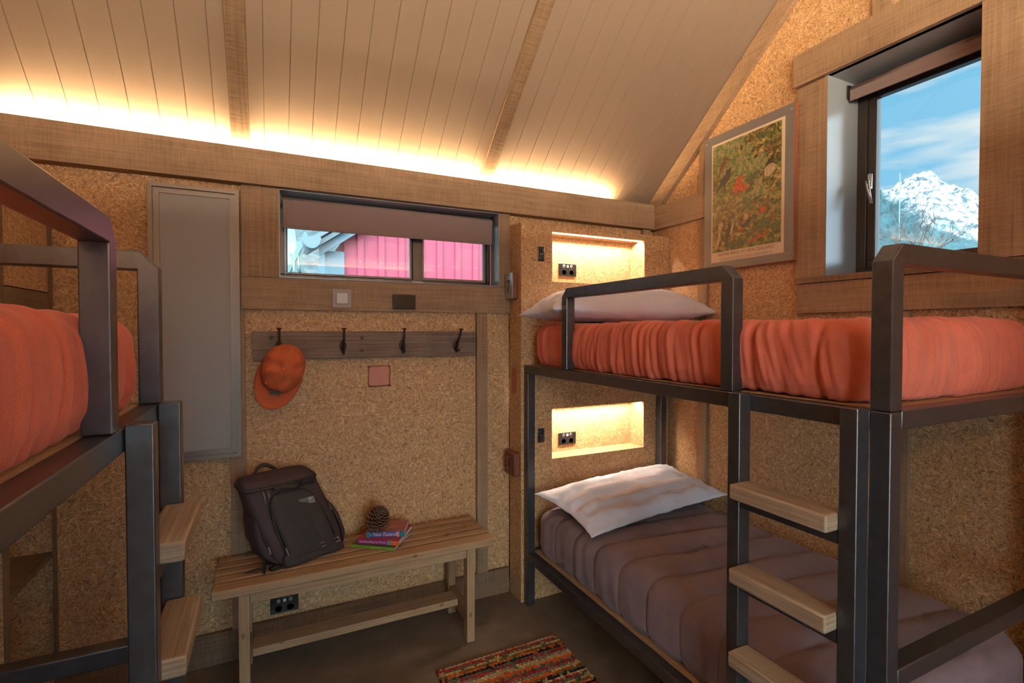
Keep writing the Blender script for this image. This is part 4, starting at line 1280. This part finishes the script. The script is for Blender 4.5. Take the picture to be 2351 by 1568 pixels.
# ---------------------------------------------------------------- mattresses under blankets
def mattress(name, mat, w0, w1, u0, u1, z0, z1, kind, seed, rc=.10, re=.06):
    cx = (w0 + w1) / 2
    # perimeter of a rounded rectangle, counter-clockwise
    pts = []; nrm = []
    step = .0065
    def add(p, n): pts.append(Vector((p[0], p[1], 0))); nrm.append(Vector((n[0], n[1], 0)))
    def line(a, b, n):
        l = math.dist(a, b); k = max(2, int(l / step))
        for i in range(k): f = i / k; add((a[0] + (b[0] - a[0]) * f, a[1] + (b[1] - a[1]) * f), n)
    def arc(c, a0):
        k = max(6, int(rc * PI / 2 / step))
        for i in range(k):
            a = a0 + PI / 2 * i / k; add((c[0] + rc * math.cos(a), c[1] + rc * math.sin(a)), (math.cos(a), math.sin(a)))
    line((w1, u0 + rc), (w1, u1 - rc), (1, 0)); arc((w1 - rc, u1 - rc), 0)
    line((w1 - rc, u1), (w0 + rc, u1), (0, 1)); arc((w0 + rc, u1 - rc), PI / 2)
    line((w0, u1 - rc), (w0, u0 + rc), (-1, 0)); arc((w0 + rc, u0 + rc), PI)
    line((w0 + rc, u0), (w1 - rc, u0), (0, -1)); arc((w1 - rc, u0 + rc), 1.5 * PI)
    n = len(pts); H = z1 - z0
    # profile rows: (inset, z, outward, upward, edge factor)
    prof = []
    rb = .035
    for i in range(5):
        a = -PI / 2 + PI / 2 * i / 5; prof.append((rb - rb * math.cos(a), z0 + rb + rb * math.sin(a), math.cos(a), math.sin(a)))
    ns = 16
    for i in range(ns + 1):
        z = z0 + rb + (H - rb - re) * i / ns; prof.append((0, z, 1, 0))
    for i in range(1, 9):
        a = PI / 2 * i / 8; prof.append((re - re * math.cos(a), z1 - re + re * math.sin(a), math.cos(a), math.sin(a)))
    ntop = 34
    halfW = (w1 - w0) / 2
    for i in range(1, ntop + 1):
        prof.append((re + (halfW - re - .004) * i / ntop, z1, 0, 1))
    def seam_d(u, w):
        s = .172 if kind == 'flat' else .20
        sk = (.10 if kind == 'flat' else 0.02) * (w - w0) + .012 * noise.noise(Vector((w * 3, u * 2, seed)))
        v = (u + sk) / s
        return abs(v - round(v)) * s
    rows = []
    for pi_, (ins, z, ho, up) in enumerate(prof):
        row = []
        for k in range(n):
            p = pts[k]; nn = nrm[k]
            M_ = Vector((cx, min(max(p.y, u0 + halfW), u1 - halfW), 0))
            f = ins / halfW
            q = p * (1 - f) + M_ * f if ins < halfW else M_
            s_arc = k * step
            side = ho
            d = 0.0
            sd = seam_d(q.y, q.x)
            fs = (z - z0) / H
            if kind == 'flat':
                d += (.010 - .006 * side) * (1 - math.exp(-(sd / .030) ** 2)) - .012
                d -= (.007 - .002 * side) * math.exp(-(sd / .0055) ** 2)
                d += .004 * noise.noise(Vector((q.x * 7, q.y * 7, z * 7 + seed)))
                d += .0035 * noise.noise(Vector((q.x * 16, q.y * 9, z * 5 + seed))) * (1 - side)
                d += side * .006 * noise.noise(Vector((s_arc * 20, z * 5, seed)))
                if side > .5 and fs < .3: d -= .010 * (.3 - fs) / .3
            else:
                amp = (.0150 * (1 - abs(2 * fs - .9) ** 2 * .35)) * (1 if side > .05 else max(0.0, 1 - (ins - re) / .11))
                sl = s_arc + .05 * fs * noise.noise(Vector((s_arc * 2.2, 4, seed))) + .03 * noise.noise(Vector((s_arc * 4, z * 5, seed + 2)))
                wv = noise.noise(Vector((sl * 27, z * 2.2 - ins * 2.5, seed)))
                wv2 = noise.noise(Vector((sl * 60, z * 3.0, seed + 5)))
                fade = .45 + .55 * max(0.0, min(1.0, .5 + 1.6 * noise.noise(Vector((s_arc * 2.1, 0, seed + 9)))))
                d += amp * (1.0 * (abs(wv) * 2 - .5) + .55 * wv2) * fade
                # deep quilting grooves
                d -= .011 * math.exp(-(sd / .007) ** 2) * (.35 + .65 * side)
                d += .005 * math.sin(PI * min(1, sd / .1)) * side
                # hem seam low on the foot end, slack bulge
                d += .010 * math.sin(PI * fs) * side
                d -= .006 * math.exp(-((fs - .13) / .035) ** 2) * side
                d += .006 * noise.noise(Vector((q.x * 4, q.y * 4, z * 3 + seed)))
            pos = Vector((q.x, q.y, z)) + (nn * ho + Vector((0, 0, up))) * d
            if pos.z < z0: pos.z = z0
            row.append(pos)
        rows.append(row)
    mb = MB(1)
    R = mb.grid(rows, closed=True)
    fs = [mb.bm.faces.new(R[0][::-1])]
    # close the narrow slot along the middle of the top
    try: fs.append(mb.bm.faces.new(R[-1]))
    except Exception: pass
    mb._fin(fs, True)
    return mb.build(name, mat)
BR = Vector((1.253, .637, 0))
def at_bunk(o, left=False):
    if left: o.location = (-.25, 1.572, 0); o.rotation_euler = (0, 0, PI)
    else: o.location = BR
    return o
mu = at_bunk(mattress('mattress', 'orange_blanket', .044, .952, .062, 1.775, 1.318, 1.538, 'pleat', 3.0))
tag(mu, 'orange quilted mattress under the pillow on the upper bunk by the window', 'mattress', 'orange upper bunk mattresses')
ml = at_bunk(mattress('mattress', 'mauve_blanket', .036, .952, .05, 1.775, .299, .545, 'flat', 8.0, re=.085))
tag(ml, 'mauve quilted mattress on the lower bunk behind the ladder', 'mattress', 'mauve lower bunk mattresses')
c = mu.copy(); COL.objects.link(c); at_bunk(c, True)
c['label'] = 'orange quilted mattress on the upper bunk close to the viewer, cut by the frame edge'
c = ml.copy(); COL.objects.link(c); at_bunk(c, True)
c['label'] = 'mauve quilted mattress on the lower bunk close to the viewer, mostly hidden'

# ---------------------------------------------------------------- pillows
def pillow(name, label, center, a, b, h, rz, tilt, seed, roll=0, stripes=0.0, flatb=.5):
    mb = MB(0); NU, NV = 64, 40
    def P(u, v, sgn):
        px = a * u * (1 - .07 * (1 - abs(u) ** 2) * 0 - .085 * (1 - v * v) * abs(u) ** 3)
        py = b * v * (1 - .11 * (1 - u * u) * abs(v) ** 3)
        t_ = (max(0, 1 - abs(u) ** 3.2) ** .62) * (max(0, 1 - abs(v) ** 2.6) ** .62)
        wr = .013 * noise.noise(Vector((u * 4.5, v * 3, seed))) + .010 * noise.noise(Vector((u * 11 + v * 5, v * 9 - u * 3, seed + 3)))
        edge = .010 * math.sin(u * 23 + seed) * noise.noise(Vector((u * 6, v * 6, seed + 8))) * (max(abs(u), abs(v)) ** 6)
        wr += stripes * .008 * math.sin(v * 15 + 2 * noise.noise(Vector((u * 2, v, seed))))
        pull = .008 * math.sin(math.atan2(v * b, (abs(u) - 1) * a + .0001) * 9) * (abs(u) ** 6) * t_ * 2
        z_ = (h * t_ if sgn > 0 else -h * flatb * t_) + (wr * min(1, t_ * 1.6) + edge + pull)
        if sgn < 0: z_ = -h * flatb * t_ + edge + .3 * wr * min(1, t_ * 1.6)
        return Vector((px, py, z_))
    def sp(i, n): 
        f = i / n * 2 - 1
        return math.copysign(1 - (1 - abs(f)) ** 1.4, f)
    top = [[P(sp(i, NU), sp(j, NV), 1) for i in range(NU + 1)] for j in range(NV + 1)]
    bot = [[P(sp(i, NU), sp(j, NV), -1) for i in range(NU + 1)] for j in range(NV + 1)]
    mb.grid(top); mb.grid(bot)
    bmesh.ops.remove_doubles(mb.bm, verts=mb.bm.verts[:], dist=.0006)
    o = mb.build(name, 'pillow_cotton')
    o.location = center; o.rotation_euler = Euler((tilt, roll, rz), 'XYZ')
    tag(o, label, 'pillow', 'white pillows')
    return o
pillow('pillow', 'plump white pillow on the orange mattress below the upper niche', (1.765, 2.240, 1.597), .560, .183, .145, math.radians(1), math.radians(-3), 2.0, flatb=.36)
pillow('pillow', 'creased white pillow leaning up at the head of the lower bunk', (1.782, 2.150, .612), .500, .235, .070, math.radians(5.5), math.radians(9), 6.0, math.radians(-1.5), stripes=1.0, flatb=.55)

# ================================================================== POSTER
PX = XR - .001
t = thing('poster', 'vintage bird poster on a grey mount hung on the gable wall', 'poster', (PX, 1.843, 1.838))
py0, py1, pz1 = -.274, .275, .752          # local extents (y, z)
MB(2).box(-.018, 0, py0, py1, 0, pz1, .001).build('backing', 'poster_edge', t)
MB(2).box(-.0215, -.0181, py0 + .004, py1, 0.003, pz1 - .002, .0008).build('mount', 'poster_mount', t)
MB(2).box(-.0228, -.0216, -.222, .222, .045, .702).build('paper', 'poster_paper', t)
pbm = MB(2).box(-.0236, -.0229, -.206, .213, .100, .690)
PMATS = ['picture_print']
# the poster is seen from -x: picture u axis runs towards -y
def pp(u, v):                               # u 0..1 from the far edge, v 0..1 up
    return (.213 - u * .419, .100 + v * .590)
random.seed(21)
layer = [0]
def flat(name, mat, polys):
    if mat not in PMATS: PMATS.append(mat)
    pbm.mi = PMATS.index(mat)
    for poly in polys:
        layer[0] += 1
        x_ = -.0237 - .0000025 * layer[0]
        P_ = []
        for (u, v) in poly:
            y_, z_ = pp(min(max(u, 0), 1), min(max(v, 0), 1)); P_.append((x_, y_, z_))
        if (P_[1][1] - P_[0][1]) * (P_[2][2] - P_[0][2]) - (P_[1][2] - P_[0][2]) * (P_[2][1] - P_[0][1]) > 0: P_ = P_[::-1]
        pbm.poly(P_)
def blob(cu, cv, ru, rv, ang, n=18, k=.0):
    out = []
    for i in range(n):
        a = 2 * PI * i / n; r_ = 1 + k * math.sin(3 * a)
        x_, y_ = ru * r_ * math.cos(a), rv * r_ * math.sin(a)
        out.append((cu + (x_ * math.cos(ang) - y_ * math.sin(ang)), cv + (x_ * math.sin(ang) + y_ * math.cos(ang)) * .71))
    return out
def ragged(cu, cv, ru, rv, n=90):
    out = []
    for i in range(n):
        a = 2 * PI * i / n; q = 1 + .45 * noise.noise(Vector((3.5 * math.cos(a), 3.5 * math.sin(a), cu * 9))) + .22 * noise.noise(Vector((11 * math.cos(a), 11 * math.sin(a), cv * 9)))
        out.append((cu + ru * q * math.cos(a), cv + rv * q * math.sin(a)))
    return out
def bird(cu, cv, s, ang, flip=1):
    """generic perched bird: body, head, tail, beak"""
    def T(p):
        x_, y_ = p[0] * flip * s, p[1] * s
        return (cu + x_ * math.cos(ang) - y_ * math.sin(ang), cv + (x_ * math.sin(ang) + y_ * math.cos(ang)) * .71)
    body = [T((.55 * math.cos(a), .27 * math.sin(a))) for a in [2 * PI * i / 18 for i in range(18)]]
    head = [T((.52 + .19 * math.cos(a), .20 + .17 * math.sin(a))) for a in [2 * PI * i / 14 for i in range(14)]]
    tail = [T(p) for p in ((-.35, .12), (-1.05, -.12), (-1.12, -.28), (-.35, -.15))]
    beak = [T(p) for p in ((.66, .27), (.90, .17), (.67, .15))]
    return [body, head, tail, beak], T
flat('foliage_sky', 'sky_print', [ragged(.22, .88, .34, .18), ragged(.55, .70, .30, .10), ragged(.62, .46, .20, .05)])
tw = []
for k in range(46):
    u, v = random.random(), random.random() ** .8; a = random.uniform(-.5, 1.2); l = random.uniform(.05, .16)
    tw.append([(u, v), (u + l * math.cos(a), v + l * math.sin(a) * .7), (u + l * math.cos(a) + .004, v + l * math.sin(a) * .7 + .006), (u + .010, v + .004)])
flat('twigs', 'bird_dark', tw)
lv = []
for k in range(420):
    lv.append(blob(random.random(), random.random(), random.uniform(.008, .024), random.uniform(.003, .008), random.uniform(0, 3.1), 7))
flat('leaves', 'leaf_print', lv)
lv2 = []
for k in range(160):
    lv2.append(blob(random.random(), random.random() * .6, random.uniform(.006, .026), random.uniform(.002, .006), random.uniform(0, 3.1), 7))
flat('leaves', 'bird_cream', lv2)
G, D, RD, BRN, CR, YL = [], [], [], [], [], []
b_, T_ = bird(.17, .80, .15, .95); BRN += b_
b_, T_ = bird(.44, .88, .07, 1.0); D += b_; YL.append(blob(.425, .865, .025, .035, .5))
b_, T_ = bird(.76, .93, .14, .15, -1); G += b_
b_, T_ = bird(.84, .80, .10, .5, -1); BRN += b_
b_, T_ = bird(.64, .80, .06, 1.2, -1); YL += b_
b_, T_ = bird(.20, .66, .19, .62); D += b_
b_, T_ = bird(.84, .66, .16, 1.25, -1); D += b_; CR.append(blob(.85, .62, .085, .065, .6))
b_, T_ = bird(.44, .53, .20, .55, -1); G += [b_[2]]; BRN += [b_[0], b_[1]]
RD += [blob(.41, .58, .115, .060, 1.0), blob(.50, .535, .075, .038, .2)]
for k in range(7):
    CR.append(blob(.455 + .018 * k, .605 - .012 * k + .004 * (k % 2), .004, .028, -.5 - .05 * k, 8))
G += [[(.50, .60), (.70, .66), (.73, .63), (.56, .52)], [(.52, .52), (.70, .56), (.62, .49), (.50, .47)], [(.48, .46), (.62, .40), (.57, .34), (.47, .36)]]
fan = []
for k in range(9):
    a = 1.05 + k * .16; fan.append([(.70, .44), (.70 + .11 * math.cos(a), .44 + .13 * math.sin(a)), (.70 + .11 * math.cos(a + .08), .44 + .13 * math.sin(a + .08))])
CR += fan; D += bird(.68, .41, .07, .4, -1)[0]
b_, T_ = bird(.80, .36, .12, .7); BRN += b_
b_, T_ = bird(.28, .38, .12, .9); BRN += b_
b_, T_ = bird(.12, .25, .15, 1.2); BRN += b_
CR += [blob(.13, .22, .035, .09, -.25, k=.2), blob(.10, .10, .025, .10, -.35)]
b_, T_ = bird(.27, .17, .17, 1.15); D += b_; CR.append(blob(.32, .20, .018, .10, -.3))
b_, T_ = bird(.55, .22, .12, .8, -1); D += b_
b_, T_ = bird(.78, .17, .20, .25); BRN += b_; G += [blob(.78, .18, .10, .06, .2)]
b_, T_ = bird(.42, .13, .07, .2, -1); CR += b_
RD += [blob(.76, .30, .05, .04, .2), blob(.45, .165, .035, .02, .2), blob(.70, .07, .16, .018, .35)]
G += [blob(.35, .05, .16, .035, .1, k=.2), blob(.93, .14, .07, .05, .2)]
flat('bird_shapes', 'bird_brown', BRN); flat('bird_shapes', 'bird_green', G); flat('bird_shapes', 'bird_dark', D)
flat('bird_shapes', 'bird_red', RD); flat('bird_shapes', 'bird_cream', CR); flat('bird_shapes', 'bird_yellow', YL)
pbm.build('picture', PMATS, t, recalc=False)
Mp = lambda y_, z_: axes((-.0229, y_, z_), (0, -1, 0), (0, 0, 1), (-1, 0, 0))
text_mesh('title_lettering', 'NATIVE BIRDS OF NEW ZEALAND.', .0245, 'ink', Mp(0.0, .083), t, extrude=.0002, sx=.92)
for zz_, tx in ((.0625, 'kaka  tui  kereru  weka  kiwi  fantail  heron  shag  robin  wren  gull  tern  duck  owl  stilt'), (.054, 'tomtit  bellbird  saddleback  kakapo  parakeet  harrier  falcon  quail  grebe  rail  plover  petrel')):
    text_mesh('small_print', tx, .0085, 'ink', Mp(0.0, zz_), t, extrude=.0001, sx=1.0)
for yy in (-.255, .258):
    for zz_ in (.035, .722):
        mb = MB(2); mb.lathe([(.0001, -.0255), (.004, -.0245), (.006, -.0215)], (0, yy, zz_), 12, 'x'); mb.build('screw', 'chrome', t)

# ================================================================== OUTSIDE
# red-pink shed close to the low window
EY = 6.0
t = thing('shed', 'pink timber shed with grey-blue barge board outside the low window', 'shed', (2.2, EY, 0))
def sx_(x_): return x_ - 2.2
mb = MB(2); mb.prism([(sx_(.78), 0), (sx_(4.4), 0), (sx_(4.4), 3.9), (sx_(2.6), 3.9), (sx_(.78), 2.55)], 'y', 0.02, .85); mb.build('wall', 'pink_cladding', t)
mb = MB(2)
for k in range(14):
    x_ = .995 + k * .238
    mb.box(sx_(x_ - .07), sx_(x_), -.004, .02, 0, 2.5 + min(1.3, (x_ - .78) * .7))
mb.build('batten', 'pink_cladding', t)
mb = MB(2)
for k in range(7):
    x_ = .88 + k * .238
    for zc_2 in (2.30,): mb.lathe([(.006, .018), (.006, .012), (.0001, .010)], (sx_(x_), 0, zc_2), 8, 'y'); mb.lathe([(.006, -.002), (.006, -.010), (.0001, -.012)], (sx_(x_ + .075), 0, zc_2 + .004), 8, 'y')
mb.build('nails', 'alu', t)
MB(2).box(sx_(.566), sx_(.775), -.03, .85, 0, 2.40).build('corner_board', 'blue_grey_board', t)
mb = MB(0); mb.prism([(sx_(.50), 2.325), (sx_(2.9), 3.995), (sx_(2.9), 4.10), (sx_(.50), 2.425)], 'y', -.13, -.08)
mb.build('barge_board', 'blue_grey_board', t)
mb = MB(0); mb.prism([(sx_(.50), 2.43), (sx_(2.9), 4.105), (sx_(2.9), 4.16), (sx_(.46), 2.46)], 'y', -.19, -.07); mb.build('barge_capping', 'pale_roof', t)
mb = MB(0); mb.prism([(sx_(.44), 2.47), (sx_(2.9), 4.17), (sx_(2.9), 4.22), (sx_(.40), 2.50)], 'y', -.22, .92); mb.build('roof', 'pale_roof', t)
mb = MB(1)
g_ = [(.412 + .095 * math.cos(a), 2.497 + .120 * math.sin(a)) for a in [PI + PI * i / 14 for i in range(15)]]
mb.prism([(sx_(p[0]), p[1]) for p in g_], 'y', -.30, -.10); mb.build('gutter', 'blue_grey_board', t)
# neighbour with the pale corrugated roof
t = thing('outbuilding', 'pale corrugated roof of an outbuilding beyond the shed corner', 'building', (-1.2, 7.0, 0))
mb = MB(1); rows = []
for i in range(61):
    x_ = -1.6 + 3.17 * i / 60
    zr = 3.20 - .26 * (1.58 - x_) if x_ < 1.3 else 3.20 - .26 * .28
    rows.append([(x_, .05, 2.02 + .42 * (x_ - 1.0) + .015 * math.sin(i * 1.6)), (x_, 1.9, 3.10 + .42 * (x_ - 1.0) + .015 * math.sin(i * 1.6))])
mb.grid(rows); o = mb.build('roof', 'pale_roof', t); sm = o.modifiers.new('thickness', 'SOLIDIFY'); sm.thickness = .02
mb = MB(2); mb.prism([(1.36, 2.20), (1.40, 2.16), (1.66, 2.74), (1.62, 2.78)], 'y', -.02, .04); mb.build('verge', 'shed_green', t)
for x_ in (1.46, 1.52): MB(2).box(x_ - .016, x_ + .016, .0, .05, 0, 2.50, .004).build('post', 'shed_green', t)
mb = MB(2); mb.prism([(1.62, 1.9), (1.66, 1.9), (1.57, 2.66), (1.53, 2.66)], 'y', .0, .05); mb.build('brace', 'shed_green', t)
# ground and hillside behind
mb = MB(0); rows = []
for i in range(41):
    row = []
    for j in range(31):
        x_ = -60 + 180 * i / 40; y_ = 2.9 + 90 * (j / 30) ** 1.6
        row.append((x_, y_, -.06 + max(0, y_ - 9.5) * .55 * min(1, max(0, (9 - x_) / 6)) + .8 * noise.noise(Vector((x_ * .05, y_ * .05, 2))) * min(1, max(0, y_ - 8) / 20)))
    rows.append(row)
mb.grid(rows); o = mb.build('terrain_1', 'grass'); o['kind'] = 'structure'
mb = MB(0); mb.grid([[(2.62, -60, -.1), (2.62, 2.75, -.1)], [(60, -60, -.2), (60, 2.9, -.2)], [(420, -200, 4), (420, 420, 4)]]); o = mb.build('terrain_2', 'grass'); o['kind'] = 'structure'
# snow mountain
def ridge(y_):                    # ridge height at x = 1000 for a given y
    ctl = [(-200, 90), (100, 120), (330, 190), (376, 216), (410, 243), (440, 268), (455, 284), (470, 284), (485, 277), (500, 279), (512, 270), (530, 274), (560, 262), (620, 240), (760, 190), (1000, 120)]
    for (a, za), (b, zb_) in zip(ctl, ctl[1:]):
        if a <= y_ <= b: return za + (zb_ - za) * (y_ - a) / (b - a)
    return 90
mb = MB(1); rows = []
NI, NJ = 90, 260
for i in range(NI + 1):
    f = i / NI; x_ = 420 + 640 * f
    row = []
    for j in range(NJ + 1):
        y0_ = -200 + 1200 * j / NJ
        ys_ = y0_ * x_ / 1000
        yr = y0_
        g = min(1.0, f / .906)
        base = 4 + (ridge(yr) - 22) * (g ** 1.25) * (1 if f <= .906 else 1 - (f - .906) * 1.6)
        rn = 0
        for o_, (fr_, am) in enumerate(((.012, 20), (.026, 12), (.055, 7), (.12, 4))):
            rn += am * (1 - 2 * abs(noise.noise(Vector((x_ * fr_, ys_ * fr_, 3.7 + o_)))) - .55)
        row.append((x_, ys_, base + rn * (.15 + .85 * g) * (.6 if g > .98 else 1)))
    rows.append(row)
mb.grid(rows, smooth=False); o = mb.build('mountain', 'mountain'); o['kind'] = 'structure'
# bare branches in front of the tall window, a mast
random.seed(5)
t = thing('bare_tree', 'bare twiggy tree outside the tall window, in front of the mountain', 'tree', (11.5, 5.35, 0))
mb = MB(2)
def grow(p, d, l, r, dep):
    q = p + d * l
    mid_ = (p + q) / 2 + Vector((random.uniform(-1, 1), random.uniform(-1, 1), random.uniform(-.5, .5))) * l * .06
    mb.tube([p, mid_, q], [r, r * .85, r * .7], 5)
    if dep == 0: return
    for k in range(3 if dep > 1 else 2):
        nd = (d + Vector((random.uniform(-.4, .4), random.uniform(-.8, .8), random.uniform(-.25, .6)))).normalized()
        grow(p + d * l * random.uniform(.55, 1), nd, l * random.uniform(.55, .8), r * .6, dep - 1)
grow(Vector((0, 0, 0)), Vector((0, .02, 1)), 2.9, .05, 0)
for k in range(9):
    grow(Vector((0, .05, 2.7)), Vector((random.uniform(-.2, .2), random.uniform(-.7, .9), .62)).normalized(), random.uniform(.45, .75), .011, 3)
mb.build('branches', 'bark', t)
t = thing('mast', 'thin radio mast standing against the snowy ridge', 'mast', (62.0, 31.0, 0))
MB(2).tube([(0, 0, 0), (0, 0, 18.7)], .045, 6).build('pole', 'blue_grey_board', t)
